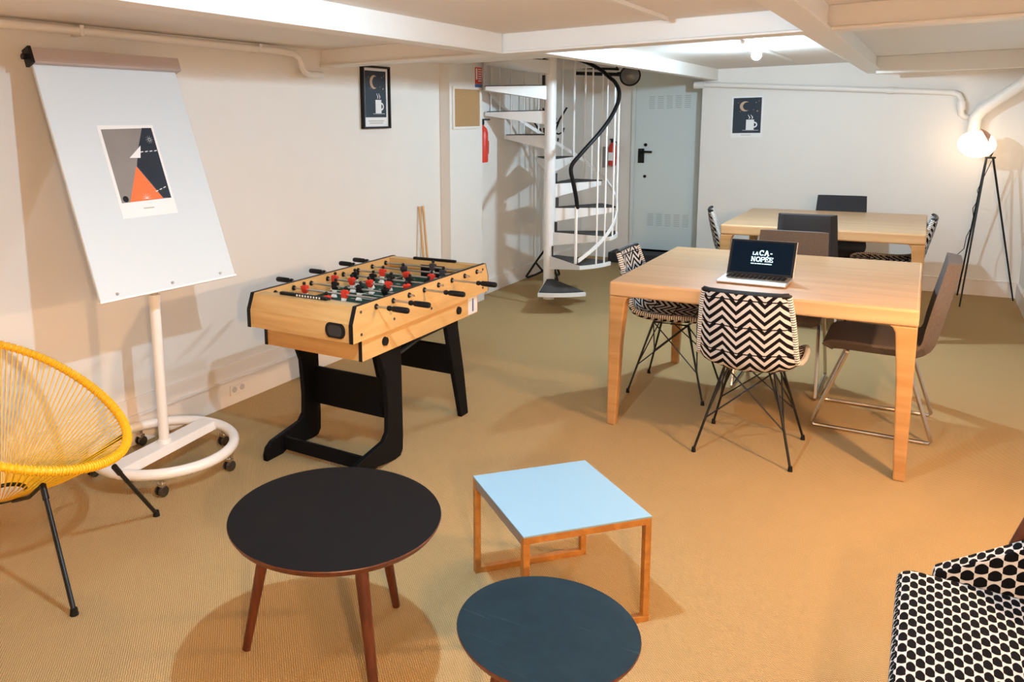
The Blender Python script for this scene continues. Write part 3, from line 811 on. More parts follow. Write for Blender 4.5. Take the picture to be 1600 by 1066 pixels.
# end panels: face, bevel and top ledge
for (e, d_) in ((ya, 1), (yb, -1)):
    prof = [(e + d_ * .004, z1_), (e + d_ * .004, .727), (e + d_ * .032, .797), (e + d_ * .088, .797), (e + d_ * .088, .70), (e + d_ * .02, .70), (e + d_ * .02, z1_)]
    w = MB(); w.prism(prof, 'X', xa + .018, xb - .018); ft.part('end_panel', w, M['foosend'], True)
w = MB(); w.box(xa + .018, xb - .018, ya + .06, yb - .06, .690, .705); pf = ft.part('playing_field', w, M['green'], True)
w = MB(); zf = .7052
def ln_(x0, x1, y0, y1): w.box(x0, x1, y0, y1, zf, zf + .0006)
ln_(xa + .02, xb - .02, 3.115, 3.121)
for (e, d_) in ((ya + .088, 1), (yb - .088, -1)):
    yy = sorted((e + d_ * .14, e + d_ * .146)); ln_(-2.40, -2.06, *yy)
    for x0 in (-2.403, -2.063): ln_(x0, x0 + .006, *sorted((e, e + d_ * .146)))
for k in range(24):
    a = 2 * PI * k / 24; cxx, cyy = -2.23 + .09 * math.cos(a), 3.118 + .09 * math.sin(a)
    w.box(cxx - .011, cxx + .011, cyy - .003, cyy + .003, zf, zf + .0006, Matrix.Translation(V((cxx, cyy, 0))) @ Matrix.Rotation(a + PI / 2, 4, 'Z') @ Matrix.Translation(V((-cxx, -cyy, 0))))
for yy in (2.68, 2.84, 3.00, 3.24, 3.40, 3.55):
    for xx in (-2.42, -2.30, -2.16, -2.04): w.box(xx - .012, xx + .012, yy, yy + .008, zf, zf + .0006)
ft.part('field_marking', w, M['playerwhite'], True, parent=pf)
# inside of the goal ends
for yy in (ya + .089, yb - .089):
    w = MB(); w.box(-2.30, -2.16, yy - .002, yy + .002, .706, .775); ft.part('goal', w, M['black'], True)
# score sliders
for (yy, x0, x1) in ((2.590, -2.39, -2.12), (3.655, -2.36, -2.09)):
    w = MB(); w.box(x0, x1, yy - .010, yy + .010, .797, .811); sc_ = ft.part('score_counter', w, M['black'], True, bevel=.003)
    w = MB()
    for k in range(9): w.box(x0 + .10 + k * .016, x0 + .108 + k * .016, yy - .011, yy - .0095, .801, .809)
    if yy < 3: ft.part('score_bead', w, M['playerwhite'], True, parent=sc_)
w = MB(); w.cyl((-2.165, 2.60, .797), (-2.165, 2.60, .806), .013); w.cyl((-2.125, 2.60, .797), (-2.125, 2.60, .806), .010); ft.part('ball_inlet', w, M['black'], True)
# lower box
for (x0, x1, y0, y1, mt) in ((-2.510, -2.495, 2.60, 3.640, 'foos'), (-1.965, -1.950, 2.60, 3.640, 'foos'), (-2.495, -1.965, 2.602, 2.617, 'foosend'), (-2.495, -1.965, 3.623, 3.638, 'foosend')):
    w = MB(); w.box(x0, x1, y0, y1, .545, .646); ft.part('lower_panel', w, M[mt], True)
w = MB()
for x in (-2.511, -1.966):
    w.box(x, x + .017, 2.597, 2.600, .545, .646)
w.box(-2.495, -1.965, 2.617, 3.623, .58, .59)
ft.part('lower_trim', w, M['black'], True)
w = MB()
for k in range(2):
    pass
prof = [(-2.025 + .028 * (1 if math.cos(a) > 0 else -1) + .024 * math.cos(a), .693 + .033 * math.sin(a)) for a in [2 * PI * k / 28 + .01 for k in range(28)]]
w.prism([(p[0], p[1]) for p in prof], 'Y', ya - .002, ya + .006); ft.part('ball_return', w, M['black'], True)
prof2 = [(p[0] * .72 + -2.025 * .28, p[1] * .72 + .693 * .28) for p in prof]
w = MB(); w.prism(prof2, 'Y', ya - .0028, ya - .0018); ft.part('return_cup', w, M['stepdark'], True)
for yy in (2.769, 3.431):
    w = MB(); w.cyl((-1.951, yy, .596), (-1.940, yy, .596), .021, .019, 20); ft.part('leg_knob', w, M['black'], True, smooth=True)
for (yy, zz) in ((2.572, .772), (2.572, .675), (2.819, .689), (3.136, .671), (3.66, .774), (3.66, .675), (3.42, .68)):
    w = MB(); w.cyl((-1.9305, yy, zz), (-1.9275, yy, zz), .0065, .0065, 12); ft.part('screw_cap', w, M['stepdark'], True)
w = MB(); w.box(-1.9502, -1.949, 3.535, 3.632, .548, .640); ls = ft.part('sticker', w, M['labelwhite'], True)
w = MB(); w.box(-1.949, -1.9485, 3.578, 3.592, .56, .63); ft.part('sticker_print', w, M['signblue'], True, parent=ls)
# legs
legf = [(2.735, .58), (2.800, .42), (2.812, .24), (2.806, .15), (2.775, .118), (2.66, .100), (2.575, .086), (2.540, .062), (2.528, .03), (2.530, 0), (2.640, 0), (2.672, .012), (2.72, .018), (2.80, .006), (2.86, 0), (2.905, .004), (2.926, .03), (2.930, .10), (2.926, .58)]
legb = [(3.335, .58), (3.350, .50), (3.418, .247), (3.490, 0), (3.563, 0), (3.520, .247), (3.462, .50), (3.455, .58)]
for nm, lg in (('front_leg', legf), ('rear_leg', legb)):
    for (x0, x1) in ((-2.492, -2.467), (-1.993, -1.968)):
        w = MB(); w.prism(lg, 'X', x0, x1); ft.part('leg', w, M['blackboard_wood'], True, bevel=.003)
w = MB(); w.box(-2.467, -1.993, 2.895, 2.912, .175, .365); ft.part('leg_board', w, M['blackboard_wood'], True, bevel=.002)
w = MB(); w.box(-2.467, -1.993, 2.645, 2.662, .022, .085); ft.part('leg_board', w, M['blackboard_wood'], True, bevel=.002)
Tq = Matrix.Translation(V((0, 3.425, .33))) @ Matrix.Rotation(rad(15), 4, 'X')
w = MB(); w.box(-2.467, -1.993, -.009, .009, -.085, .085, Tq); ft.part('leg_board', w, M['blackboard_wood'], True, bevel=.002)
for x in (-2.475, -1.985):
    w = MB(); w.tube([(x + .014, 2.915, .50), (x + .014, 3.10, .53), (x + .014, 3.34, .535)], .008, 8); ft.part('folding_stay', w, M['blackmetal'], True)
# rods and players
rods = [(2.683 + .13 * i) for i in range(8)]
team = [('red', [0]), ('red', [-.12, .12]), ('black', [-.15, 0, .15]), ('red', [-.22, -.11, 0, .11, .22]), ('black', [-.22, -.11, 0, .11, .22]), ('red', [-.15, 0, .15]), ('black', [-.12, .12]), ('black', [0])]
slide = [.03, -.09, .02, -.015, .02, .03, .05, .03]
for i, yy in enumerate(rods):
    zr = .773; rightside = i in (0, 1, 3, 5)
    sh = slide[i]
    if rightside: x0, x1 = -2.56, (-1.870, -1.845, 0, -1.820, 0, -1.790)[i if i < 6 else 5]
    else: x0, x1 = -2.63, -1.90
    w = MB(); w.cyl((x0, yy, zr), (x1, yy, zr), .0052, .0052, 8); rd = ft.part('rod', w, M['steel'], True, smooth=True)
    hx = x1 if rightside else x0; s = 1 if rightside else -1
    prof = [(0, .007), (.002, .010), (.012, .012), (.018, .009), (.024, .0085), (.03, .0125), (.06, .0135), (.098, .0135), (.106, .011), (.108, .004)]
    w = MB(); w.tube([(hx + s * a, yy, zr) for a, _ in prof], 0, 12, rr=[b for _, b in prof]); ft.part('handle', w, M['black'], True, parent=rd, smooth=True)
    for xx in (xb, xa):
        w = MB(); so_ = 1 if xx == xb else -1
        w.cyl((xx + so_ * .0005, yy, zr), (xx + so_ * .006, yy, zr), .0135, .011, 14)
        w.cyl((xx - so_ * .0185, yy, zr), (xx - so_ * .027, yy, zr), .0135, .010, 14)
        ft.part('rod_bushing', w, M['black'], True, parent=rd, smooth=True)
    colr, offs = team[i]
    for j, ox in enumerate(offs):
        xx = -2.23 + ox + sh
        tilt = rad(random.choice([-12, 8, 4, -20, 15]))
        Tt = Matrix.Translation(V((xx, yy, zr))) @ Matrix.Rotation(tilt, 4, 'X') @ Matrix.Diagonal((1.25, 1.3, 1.15, 1))
        w = MB(); w.m = 0
        w.loft([[Tt @ V((sx * a, sy * b, z)) for sx, sy in ((-1, -1), (1, -1), (1, 1), (-1, 1))] for (a, b, z) in ((.008, .006, -.016), (.0105, .008, -.006), (.0125, .009, .006), (.014, .008, .014), (.006, .005, .019))])
        w.m = 1
        w.loft([[Tt @ V((sx * a, sy * b, z)) for sx, sy in ((-1, -1), (1, -1), (1, 1), (-1, 1))] for (a, b, z) in ((.009, .008, -.048), (.009, .009, -.043), (.006, .005, -.034), (.008, .006, -.016))])
        w.m = 2
        w.sphere(Tt @ V((0, 0, .0265)), .0085, 10, 7)
        body = M['red'] if colr == 'red' else M['black']
        if i in (6, 7, 5): body = M['red'] if colr == 'red' else M['stepdark']
        ft.part('player', w, [body, M['playerwhite'], M['black']], True, parent=rd)

# ------------------------------------------------------------------ spiral staircase
ss = Thing('spiral_staircase', 'white metal spiral staircase with dark treads and a black handrail', 'staircase', (P0.x, P0.y, 0))
w = MB(); w.cyl((P0.x, P0.y, 0), (P0.x, P0.y, 2.6), .048, .048, 28); ss.part('centre_pole', w, M['stairwhite'], True, smooth=True)
def pol(r, a, z): return V((P0.x + r * math.cos(rad(a)), P0.y + r * math.sin(rad(a)), z))
STEP = 33.; RISE = .2075; RT = .575
for i in range(11):
    z = .18 + RISE * i; a0 = -75 + STEP * i; a1 = a0 + STEP + 3
    n = 6; rO = RT if i else RT + .05
    inner = [pol(.045, a0 - 20, 0), pol(.045, a1 + 20, 0)]
    outer = [pol(rO, a0 + (a1 - a0) * k / n, 0) for k in range(n + 1)]
    top = [inner[1], inner[0]] + outer
    dep = [.115, .115] + [.03] * (n + 1)
    w = MB(); m_ = len(top)
    vs = [(p.x, p.y, z) for p in top] + [(p.x, p.y, z - d_) for p, d_ in zip(top, dep)]
    w.add(vs, [tuple(range(m_)), tuple(range(m_, 2 * m_))[::-1]] + [(k, k + m_, (k + 1) % m_ + m_, (k + 1) % m_) for k in range(m_)])
    tr = ss.part('tread', w, M['stairwhite'], True)
    def inset(p):
        c = pol(.36, (a0 + a1) / 2, 0); return c + (p - c) * .93
    top2 = [inset(p) for p in top]
    w = MB(); w.add([(p.x, p.y, z + .0005) for p in top2] + [(p.x, p.y, z + .008) for p in top2], [tuple(range(m_))[::-1], tuple(range(m_, 2 * m_))] + [(k, (k + 1) % m_, (k + 1) % m_ + m_, k + m_) for k in range(m_)])
    ss.part('tread_mat', w, M['mat'], True, parent=tr)
    # raised nosing edge, a thin dark riser strip at the pole side
    if i:
        w = MB(); q0 = pol(.05, a0 + 2, 0); q1 = pol(.075, a0 + 2, 0)
        w.add([(q0.x, q0.y, z), (q1.x, q1.y, z), (q1.x, q1.y, z + .09), (q0.x, q0.y, z + .09), (q0.x, q0.y + .006, z), (q1.x, q1.y + .006, z), (q1.x, q1.y + .006, z + .09), (q0.x, q0.y + .006, z + .09)],
              [(0, 1, 2, 3), (7, 6, 5, 4), (0, 4, 5, 1), (1, 5, 6, 2), (2, 6, 7, 3), (3, 7, 4, 0)])
        ss.part('dark_corner_strip', w, M['mat'], True, parent=tr)
def railz(a): return 1.263 + (a + 44) * .00625 if a > -44 else None
rp = [pol(.50, -41, .846), pol(.515, -43, .93), pol(.54, -47, 1.05), pol(.556, -50, 1.15), pol(.56, -49, 1.205), pol(.56, -44, 1.263), pol(.56, -35, 1.35)] + [pol(.56, a, z) for a, z in ((-25, 1.434), (-13, 1.532), (-2, 1.618), (10, 1.70), (25, 1.785), (40, 1.862), (50, 1.905), (62, 1.974), (77, 2.045), (87, 2.085), (100, 2.16), (115, 2.25))]
sp_ = [tuple(p) for p in rp]; sp_ = smoothprof(sp_, 4)
w = MB(); w.tube(sp_, .0165, 12); ss.part('handrail', w, M['black'], True, smooth=True)
st = [pol(.565, a, .43 + (a + 43) * .0061) for a in range(-43, 260, 5)]
w = MB()
vs = []; fs = []
for p in st:
    d_ = (p - V((P0.x, P0.y, p.z))).normalized() * .006
    for q in (p - d_ + V((0, 0, -.016)), p + d_ + V((0, 0, -.016)), p + d_ + V((0, 0, .016)), p - d_ + V((0, 0, .016))): vs.append(q)
for i in range(len(st) - 1):
    for k in range(4): fs.append((i * 4 + k, i * 4 + (k + 1) % 4, i * 4 + 4 + (k + 1) % 4, i * 4 + 4 + k))
w.add(vs, fs); ss.part('outer_string', w, M['stairwhite'], True)
w = MB(); a = -42; w.cyl(pol(.50, a, .395), pol(.50, a, .86), .0125, .0125, 12); ss.part('newel_post', w, M['stairwhite'], True, smooth=True)
for a in (-25, -15, -1, 14, 27, 39, 53, 60, 72, 80, 91, 102, 111, 124, 138, 152, 166, 180, 194, 208):
    ti = int((a + 75) // STEP); zb = .18 + RISE * ti - .03
    za = .43 + (a + 43) * .0061
    rz_ = [q for q in rp]
    ztop = railz(a) if a < 90 else min(2.7, railz(a))
    # interpolate the rail height
    pts = [(-50, 1.205), (-44, 1.263), (-25, 1.434), (-13, 1.532), (-2, 1.618), (10, 1.70), (25, 1.785), (40, 1.862), (62, 1.974), (77, 2.045), (87, 2.085), (100, 2.16), (115, 2.25), (260, 3.1)]
    for (a_, z_), (b_2, y_2) in zip(pts, pts[1:]):
        if a_ <= a <= b_2: ztop = z_ + (y_2 - z_) * (a - a_) / (b_2 - a_)
    ztop = min(ztop, 2.70)
    r_sp = .0115 if a == 91 else .0075
    w = MB(); w.cyl(pol(.562, a, min(za, zb)), pol(.562, a, ztop), r_sp, r_sp, 8); ss.part('spindle', w, M['stairwhite'], True, smooth=True)

# ------------------------------------------------------------------ coat stand behind the stairs
cs_ = V((-3.055, 7.17, 0))
ct = Thing('coat_stand', 'black metal coat stand standing behind the spiral staircase', 'coat stand', tuple(cs_))
w = MB(); w.cyl(cs_ + V((0, 0, .10)), cs_ + V((0, 0, 1.62)), .013, .013, 12); ct.part('pole', w, M['blackmetal'], True, smooth=True)
for a in (200, 320, 80):
    d_ = V((math.cos(rad(a)), math.sin(rad(a)), 0))
    def q(r, z): return cs_ + d_ * r + V((0, 0, z))
    w = MB(); w.tube([q(.0, .34), q(.11, .18), q(.195, .045), q(.212, .018), q(.20, .0105), q(.11, .045), q(.03, .09)], .0105, 8); w.tube([q(.12, .165), q(.05, .08)], .0105, 8)
    ct.part('leg', w, M['blackmetal'], True, smooth=True)
for k, a in enumerate((15, 75, 135, 195, 255, 315)):
    d_ = V((math.cos(rad(a)), math.sin(rad(a)), 0)); zz = 1.40 if k % 2 else 1.50
    def q(r, z): return cs_ + d_ * r + V((0, 0, zz + z))
    w = MB(); w.tube([q(.01, 0), q(.08, .03), q(.165, .17)], .009, 8); w.tube([q(.01, -.05), q(.09, -.08), q(.13, -.06), q(.14, -.02)], .008, 8)
    ct.part('hook', w, M['blackmetal'], True, smooth=True)

# round dome and black tubes under the ceiling near the door
dm = Thing('dome_fixture', 'round grey dome with black rim on dark tubes under the ceiling by the door', 'fixture', (-2.47, 7.75, 2.13))
c = V((-2.47, 7.75, 1.965)); d_ = (V((0, 0, 1.55)) - c).normalized(); side_ = d_.cross(V((0, 0, 1))).normalized(); upv = side_.cross(d_)
Td = Matrix(((side_.x, upv.x, d_.x, c.x), (side_.y, upv.y, d_.y, c.y), (side_.z, upv.z, d_.z, c.z), (0, 0, 0, 1)))
w = MB(); w.tube([Td @ V((.092 * math.cos(a), .092 * math.sin(a), 0)) for a in [2 * PI * k / 32 for k in range(32)]], .009, 8, True); dm.part('rim', w, M['black'], True, smooth=True)
w = MB(); w.lathe([(.090, 0), (.082, .012), (.06, .030), (.03, .042), (.002, .046)], T=Td, seg=28); w.v = w.v; dm.part('dome', w, M['greyglass'], True, smooth=True)
w = MB(); w.cyl(c + V((0, 0, .06)), V((c.x, c.y, 2.13)), .012); dm.part('stem', w, M['black'], True)
w = MB(); w.cyl((-2.60, 7.80, 2.035), (-3.05, 7.80, 2.075), .012); w.cyl((-2.60, 7.82, 1.985), (-3.05, 7.82, 2.02), .018); w.cyl((-2.62, 7.80, 2.03), (-2.62, 7.80, 2.13), .008); w.cyl((-3.0, 7.80, 2.07), (-3.0, 7.80, 2.13), .008)
w.cyl((-2.50, 7.78, 2.0), (-2.62, 7.82, 2.0), .010)
dm.part('black_tube', w, M['black'], True)

# ------------------------------------------------------------------ floor lamp
fl = Thing('floor_lamp', 'glowing round floor lamp on three thin black legs in the back right corner', 'lamp', (.40, 7.92, 0))
hub = V((.405, 7.92, 1.185))
for (fx, fy, r0) in ((.285, 8.12, -.02), (.29, 7.63, -.02), (.662, 8.08, .022)):
    w = MB(); w.cyl((fx, fy, .004), (hub.x + r0, hub.y, hub.z), .006, .0085, 10); fl.part('leg', w, M['blackmetal'], True, smooth=True)
w = MB(); w.cyl((hub.x - .03, hub.y, 1.185), (hub.x + .04, hub.y, 1.185), .008); w.tube([(hub.x, hub.y, 1.185), (hub.x + .02, hub.y, 1.24), (hub.x - .02, hub.y, 1.30)], .008, 8)
fl.part('hub', w, M['blackmetal'], True, smooth=True)
Ts = Matrix.Rotation(rad(12), 4, 'Y')
sc0 = V((.312, 7.90, 1.292))
w = MB(); w.sphere(sc0, .115, 28, 18, Ts, (1.12, 1.0, .92)); fl.part('shade', w, M['glow'], True, smooth=True)
w = MB()   # copper hood on top / right
vs = []; fs = []; nr, ns_ = 8, 22
for i in range(nr + 1):
    th = rad(6 + 44 * i / nr)
    for k in range(ns_):
        a = 2 * PI * k / ns_; p = V((math.sin(th) * math.cos(a) * 1.12, math.sin(th) * math.sin(a), math.cos(th) * .92)) * .122
        p = Matrix.Rotation(rad(62), 4, 'Y') @ p; vs.append(p + sc0)
for i in range(nr):
    for k in range(ns_): fs.append((i * ns_ + k, (i + 1) * ns_ + k, (i + 1) * ns_ + (k + 1) % ns_, i * ns_ + (k + 1) % ns_))
fs.append(tuple(range(ns_)))
w.add(vs, fs); o = fl.part('hood', w, M['copper'], True, smooth=True); md = o.modifiers.new('t', 'SOLIDIFY'); md.thickness = .002
w = MB(); w.tube([(.42, 7.92, 1.16), (.345, 7.90, .92), (.36, 7.88, .86), (.325, 7.86, .78), (.34, 7.85, .66), (.30, 7.84, .55), (.29, 7.82, .45), (.20, 7.78, .34)], .003, 6)
fl.part('cable', w, M['black'], True, smooth=True)

# warm lamps behind the camera and by the right wall, out of the picture
def warm_lamp(label, x, y, z, r, mat, hood=False):
    t = Thing('standing_lamp', label, 'lamp', (x, y, 0))
    w = MB(); w.cyl((x, y, 0), (x, y, .02), .12, .12, 24); t.part('base', w, M['blackmetal'], True, smooth=True)
    w = MB(); w.cyl((x, y, .02), (x, y, z - r), .009, .009, 10); t.part('pole', w, M['blackmetal'], True, smooth=True)
    w = MB(); w.sphere((x, y, z), r, 24, 14); t.part('globe', w, mat, True, smooth=True)
    if hood:
        w = MB(); w.lathe([(.135, z - .005), (.06, z + .13), (.02, z + .135)], (x, y, 0), 28); o = t.part('opaque_shade', w, M['blackmetal'], True, smooth=True)
        # open underneath: drop the bottom cap
        me = o.data; import bmesh; bm = bmesh.new(); bm.from_mesh(me)
        bmesh.ops.delete(bm, geom=[f_ for f_ in bm.faces if len(f_.verts) > 6 and f_.calc_center_median().z < z + .05], context='FACES'); bm.to_mesh(me); bm.free()
        w = MB(); w.cyl((x + .035, y, 0.02), (x + .035, y, z + .11), .006, .006, 8); t.part('upright', w, M['blackmetal'], True)
M['warm1'] = emit('warm_globe_a', (1.0, .59, .30), 2800.)
M['warm2'] = emit('warm_globe_b', (1.0, .59, .30), 2000.)
warm_lamp('warm lamp with a black shade on a pole behind the viewer', .50, -.15, 1.52, .045, M['warm1'], True)
warm_lamp('warm lamp with a black shade on a pole by the right wall', .56, 3.05, 1.40, .04, M['warm2'], True)

# ------------------------------------------------------------------ round tables
def round_table(label, c, R_, H, mat, a0, leg_top=.62, foot=.93):
    t = Thing('round_table', label, 'table', (*c, 0), 0, 'round coffee tables')
    w = MB(); w.lathe([(R_ - .010, H - .020), (R_ - .002, H - .008), (R_, H - .003), (R_ - .0012, H - .0005)], seg=96); w.m = 1
    w.lathe([(R_ - .0015, H - .0006), (R_ - .002, H)], seg=96)
    t.part('tabletop', w, [M['walnut'], mat], smooth=True)
    for k in range(3):
        a = rad(a0 + 120 * k); d_ = V((math.cos(a), math.sin(a), 0))
        w = MB(); w.cyl(d_ * R_ * leg_top + V((0, 0, H - .018)), d_ * R_ * foot + V((0, 0, .003)), .0195, .0125, 16)
        lg = t.part('leg', w, M['walnut'], smooth=True)
    w = MB(); w.cyl((0, 0, H - .045), (0, 0, H - .02), .12, .13, 24); t.part('mounting_plate', w, M['blackmetal'], smooth=True)
    return t
round_table('larger round black coffee table on dark walnut legs, beside the pale blue square table', (-1.343, 1.640), .305, .45, M['lino'], 208)
round_table('smaller worn round slate-black table, its top cut off by the bottom edge of the picture', (-.668, 1.585), .213, .37, M['lino2'], 85, .45, .70)

# ------------------------------------------------------------------ square pale blue table
bt = Thing('side_table', 'square pale blue coffee table on an oak sled frame', 'table', (-.921, 2.257, 0), .8502 - 0)
# local axes: x from front corner towards the right corner, y towards the left corner
S_ = .4232; H = .3523; h = S_ / 2
w = MB(); w.box(-h, h, -h, h, H - .006, H); bt.part('tabletop', w, M['bluetop'], bevel=.001)
b_ = .021
w = MB(); w.box(-h + b_, -h + .002, -h + b_, h - b_, H - .034, H - .006)
w.box(-h + .0005, -h + b_, -h + b_, h - b_, H - .034, H - .0065); w.box(h - b_, h - .0005, -h + b_, h - b_, H - .034, H - .0065)
bt.part('apron', w, M['greyprint'])
for s in (-1, 1):   # the two closed oak frames
    y0 = -h if s < 0 else h - b_
    for x0 in (-h, h - b_):
        w = MB(); w.box(x0, x0 + b_, y0, y0 + b_, b_, H - .0063 - b_); bt.part('leg', w, M['honey'], bevel=.0015)
    w = MB(); w.box(-h, h, y0, y0 + b_, H - .0063 - b_, H - .0063); bt.part('top_rail', w, M['honey'], bevel=.0015)
    w = MB(); w.box(-h, h, y0, y0 + b_, 0, b_); bt.part('floor_rail', w, M['honey'], bevel=.0015)

# ------------------------------------------------------------------ yellow cord chair
yc = Thing('cord_chair', 'yellow plastic cord lounge chair with thin black legs, cut off at the left edge', 'chair', (-2.72, 1.52, 0))
qx, qy, qz, qa, qt0, qt1 = -2.408, 1.686, .359, .362, .306, .601
Lr, Wr = .87, .74
def rimcurve(n):
    out = []
    d_ = V((math.cos(qa), math.sin(qa), 0)); s_ = V((-math.sin(qa), math.cos(qa), 0))
    N_ = 60; X = [0.]; Zz = [0.]
    for i in range(N_):
        an = qt0 + (qt1 - qt0) * (i + .5) / N_
        X.append(X[-1] + math.cos(an) * Lr / N_); Zz.append(Zz[-1] + math.sin(an) * Lr / N_)
    for k in range(n):
        th = 2 * PI * k / n; c_ = (1 - math.cos(th)) / 2; t_ = c_ * N_; i = min(int(t_), N_ - 1); fr = t_ - i
        xs = X[i] + (X[i + 1] - X[i]) * fr; zs = Zz[i] + (Zz[i + 1] - Zz[i]) * fr
        wv = Wr / 2 * math.sin(th) * (1 - .12 * math.cos(th))
        out.append(V((qx, qy, qz)) - d_ * xs + s_ * wv + V((0, 0, zs)))
    return out
w = MB(); w.tube(rimcurve(120), .0145, 12, True); rim = yc.part('rim', w, M['yellow'], True, smooth=True)
hubc = V((-2.80, 1.47, .205)); dh = V((math.cos(qa), math.sin(qa), 0)); sh_ = V((-math.sin(qa), math.cos(qa), 0))
NC = 108; rc_ = rimcurve(NC)
w = MB()
for k in range(NC):
    th = 2 * PI * k / NC
    hb_ = hubc + dh * .075 * math.cos(th) + sh_ * .075 * math.sin(th)
    rr_ = rc_[k]; mid = rr_.lerp(hb_, .5) - V((0, 0, .012))
    tdir = (rc_[(k + 1) % NC] - rc_[k - 1]).normalized(); ni = (hb_ - rr_); ni = (ni - tdir * ni.dot(tdir)).normalized(); bi = tdir.cross(ni)
    w.tube([rr_ + ni * .012, mid, hb_], .0027, 5)
    for off in (-.0045, .0045):
        w.tube([rr_ + tdir * off + (ni * math.cos(a) + bi * math.sin(a)) * .0158 for a in [2 * PI * q / 10 for q in range(10)]], .0032, 5, True)
yc.part('cord_webbing', w, M['yellow'], True)
w = MB(); w.tube([hubc + dh * .075 * math.cos(a) + sh_ * .075 * math.sin(a) for a in [2 * PI * k / 28 for k in range(28)]], .008, 8, True); yc.part('hub_ring', w, M['blackmetal'], True, smooth=True)
tops = [V((-2.475, 1.435, .335)), V((-2.385, 1.66, .335)), V((-3.02, 1.40, .52))]
feet = [V((-2.192, 1.335, 0)), V((-2.495, 1.912, 0)), V((-3.08, 1.22, 0))]
for k, (a, b) in enumerate(zip(tops, feet)):
    w = MB(); w.cyl(a, b + V((0, 0, .01)), .0085, .0085, 10); w.cyl(a, a.lerp(b, .12), .0115, .0115, 10); lg = yc.part('leg', w, M['blackmetal'], True, smooth=True)
    w = MB(); w.cyl(b + V((0, 0, .022)), b + V((0, 0, .0005)), .011, .0145, 12); yc.part('foot_cap', w, M['rubber'], True, parent=lg, smooth=True)
    if k == 1: a = V((-2.535, 1.845, .375))
    w = MB(); m1 = a.lerp(hubc, .35) - V((0, 0, .035)); m2 = hubc + (a - hubc).normalized() * .075
    w.tube([a, m1, V((m2.x, m2.y, hubc.z - .01))], .0075, 8); yc.part('seat_bar', w, M['blackmetal'], True, smooth=True)

# ------------------------------------------------------------------ houndstooth lounge chair at the right
ac = Thing('lounge_chair', 'black and white houndstooth lounge chair cut off in the bottom right corner', 'chair', (.34, 1.93, 0))
def grid(w, fn, nu, nv):
    vs = []; uv = []
    for j in range(nv + 1):
        for i in range(nu + 1):
            p, t_ = fn(i / nu, j / nv); vs.append(p); uv.append(t_)
    fs = []; us = []
    for j in range(nv):
        for i in range(nu):
            q = (j * (nu + 1) + i, j * (nu + 1) + i + 1, (j + 1) * (nu + 1) + i + 1, (j + 1) * (nu + 1) + i); fs.append(q); us.append([uv[k] for k in q])
    w.add(vs, fs, us)
# seat cushion: rounded box with planar uvs per face group
def cushion(w, x0, x1, y0, y1, z0, z1, rad_, dome=.0, tilt=0.):
    n = 22
    def se(t, a, b):   # rounded-rectangle path around the section
        return t
    prof = []   # z profile from bottom edge up to the top centre (inset, z)
    for k in range(7):
        a = PI / 2 * k / 6; prof.append((rad_ * (1 - math.sin(a)) if False else rad_ - rad_ * math.cos(a - PI / 2) if False else rad_ * (1 - math.cos(PI / 2 - a)) , 0))
    rings = []
    cx_, cy_ = (x0 + x1) / 2, (y0 + y1) / 2; hx, hy = (x1 - x0) / 2, (y1 - y0) / 2
    def ringpts(ins, z):
        r = max(.03 - ins * .2, .006); pts = []
        ax, ay = hx - ins, hy - ins
        for q, (sx, sy) in enumerate(((1, 1), (-1, 1), (-1, -1), (1, -1))):
            for k in range(6):
                a = PI / 2 * (q + k / 5); pts.append(V((cx_ + sx * (ax - r) + r * math.cos(a), cy_ + sy * (ay - r) + r * math.sin(a), z)))
        return pts
    seq = [(0, z0)] + [(0, z1 - rad_)] + [(rad_ * (1 - math.cos(rad(t_))), z1 - rad_ + rad_ * math.sin(rad(t_))) for t_ in (20, 40, 60, 78, 90)]
    tot = min(hx, hy)
    for fr in (.25, .5, .75, .97): seq.append((rad_ + (tot - rad_) * fr, z1 + dome * (1 - (1 - fr) ** 2)))
    rs = [ringpts(i_, z_) for i_, z_ in seq]
    m_ = len(rs[0])
    def uvof(p, side):
        zz = p.z
        return (p.x + 3, p.y + 3) if side == 0 else ((p.y + 3, zz + 3) if side == 1 else (p.x + 3, zz + 3))
    for i in range(len(rs) - 1):
        for k in range(m_):
            ps = [rs[i][k], rs[i][(k + 1) % m_], rs[i + 1][(k + 1) % m_], rs[i + 1][k]]
            nn = (ps[1] - ps[0]).cross(ps[3] - ps[0])
            a = (abs(nn.z), abs(nn.x), abs(nn.y)); side = a.index(max(a))
            zsh = tilt
            w.add([V((p.x, p.y, p.z + zsh * (p.x - x0))) for p in ps], [(0, 1, 2, 3)], [[uvof(p, side) for p in ps]])
    for rr_ in (rs[-1], rs[0]):
        w.add([V((p.x, p.y, p.z + tilt * (p.x - x0))) for p in rr_], [tuple(range(m_))], [[uvof(p, 0) for p in rr_]])
w = MB(); cushion(w, .008, .585, 1.60, 2.232, .275, .420, .030, .006, -.02); ac.part('seat', w, M['hound'], True, smooth=True)
def armpanel(y0, y1):
    w = MB(); prof = [(.075, .30), (.60, .30), (.64, .80), (.56, .80), (.42, .645), (.25, .528), (.14, .452), (.085, .415)]
    n = len(prof)
    for y in (y0, y1):
        w.add([V((p[0], y, p[1])) for p in prof], [tuple(range(n))], [[(p[0] * .62 + 3, p[1] * 1.25 + 3 - p[0] * .35) for p in prof]])
    for k in range(n):
        a, b = prof[k], prof[(k + 1) % n]
        w.add([V((a[0], y0, a[1])), V((b[0], y0, b[1])), V((b[0], y1, b[1])), V((a[0], y1, a[1]))], [(0, 1, 2, 3)], [[(a[0] + 3, y0), (b[0] + 3, y0), (b[0] + 3, y1), (a[0] + 3, y1)]])
    return w
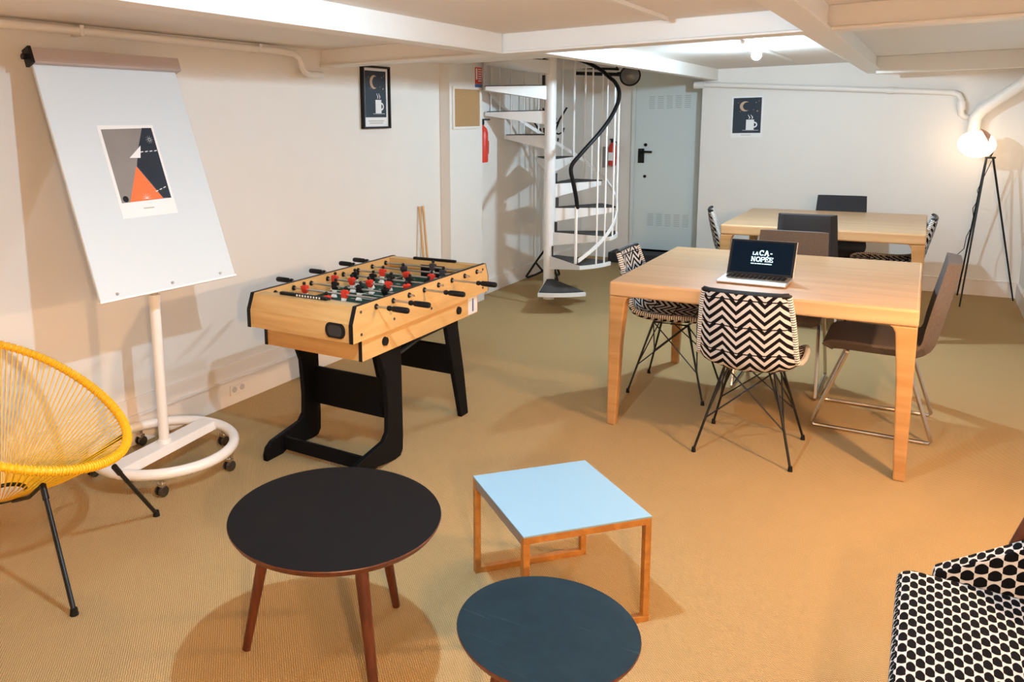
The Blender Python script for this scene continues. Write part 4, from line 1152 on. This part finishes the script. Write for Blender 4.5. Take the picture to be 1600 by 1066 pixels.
ac.part('side_wing', armpanel(2.235, 2.285), M['hound'], True, bevel=.008)
ac.part('side_wing', armpanel(1.545, 1.597), M['hound'], True, bevel=.008)
w = MB()
T_ = Matrix.Translation(V((.575, 0, .40))) @ Matrix.Rotation(rad(7), 4, 'Y')
vs = []
def bk(u_, v_, x_): return T_ @ V((x_, 1.60 + u_ * .632, v_ * .42))
for x_ in (.0, .06):
    grid(w, lambda a, b, x_=x_: (bk(a, b, x_), (a * .632 + 3, b * .42 + 3)), 10, 8)
for (u0, u1, v0, v1) in ((0, 1, 1, 1), (0, 1, 0, 0), (0, 0, 0, 1), (1, 1, 0, 1)):
    w.add([bk(u0, v0, 0), bk(u1, v1, 0), bk(u1, v1, .06), bk(u0, v0, .06)], [(0, 1, 2, 3)], [[(3, 3), (3.5, 3), (3.5, 3.06), (3, 3.06)]])
ac.part('backrest', w, M['hound'], True)
for y in (2.305, 1.525):
    w = MB(); w.tube([(.235, y, .30), (.245, y, .50), (.275, y, .60), (.33, y, .64), (.45, y, .645), (.57, y, .62)], .015, 10); ac.part('armrest', w, M['walnut'], True, smooth=True)
for (x, y, dx) in ((.12, 2.305, -.04), (.12, 1.525, -.04), (.56, 2.305, .04), (.56, 1.525, .04)):
    w = MB(); w.cyl((x + .02, y, .30), (x + dx, y, .001), .018, .012, 12); ac.part('leg', w, M['walnut'], True, smooth=True)
for y in (2.30, 1.53):
    w = MB(); w.box(.08, .60, y - .012, y + .012, .285, .315); ac.part('frame_rail', w, M['walnut'], True)

# ------------------------------------------------------------------ light
wd = bpy.data.worlds.new('world'); sc.world = wd; wd.use_nodes = True
wd.node_tree.nodes['Background'].inputs[0].default_value = (1, .8, .62, 1); wd.node_tree.nodes['Background'].inputs[1].default_value = .0
sc.view_settings.view_transform = 'Standard'; sc.view_settings.look = 'None'; sc.view_settings.gamma = 1; sc.view_settings.use_curve_mapping = False
sc.view_settings.exposure = .15
sc.cycles.max_bounces = 8; sc.cycles.diffuse_bounces = 6
sc.cycles.sample_clamp_indirect = 6.
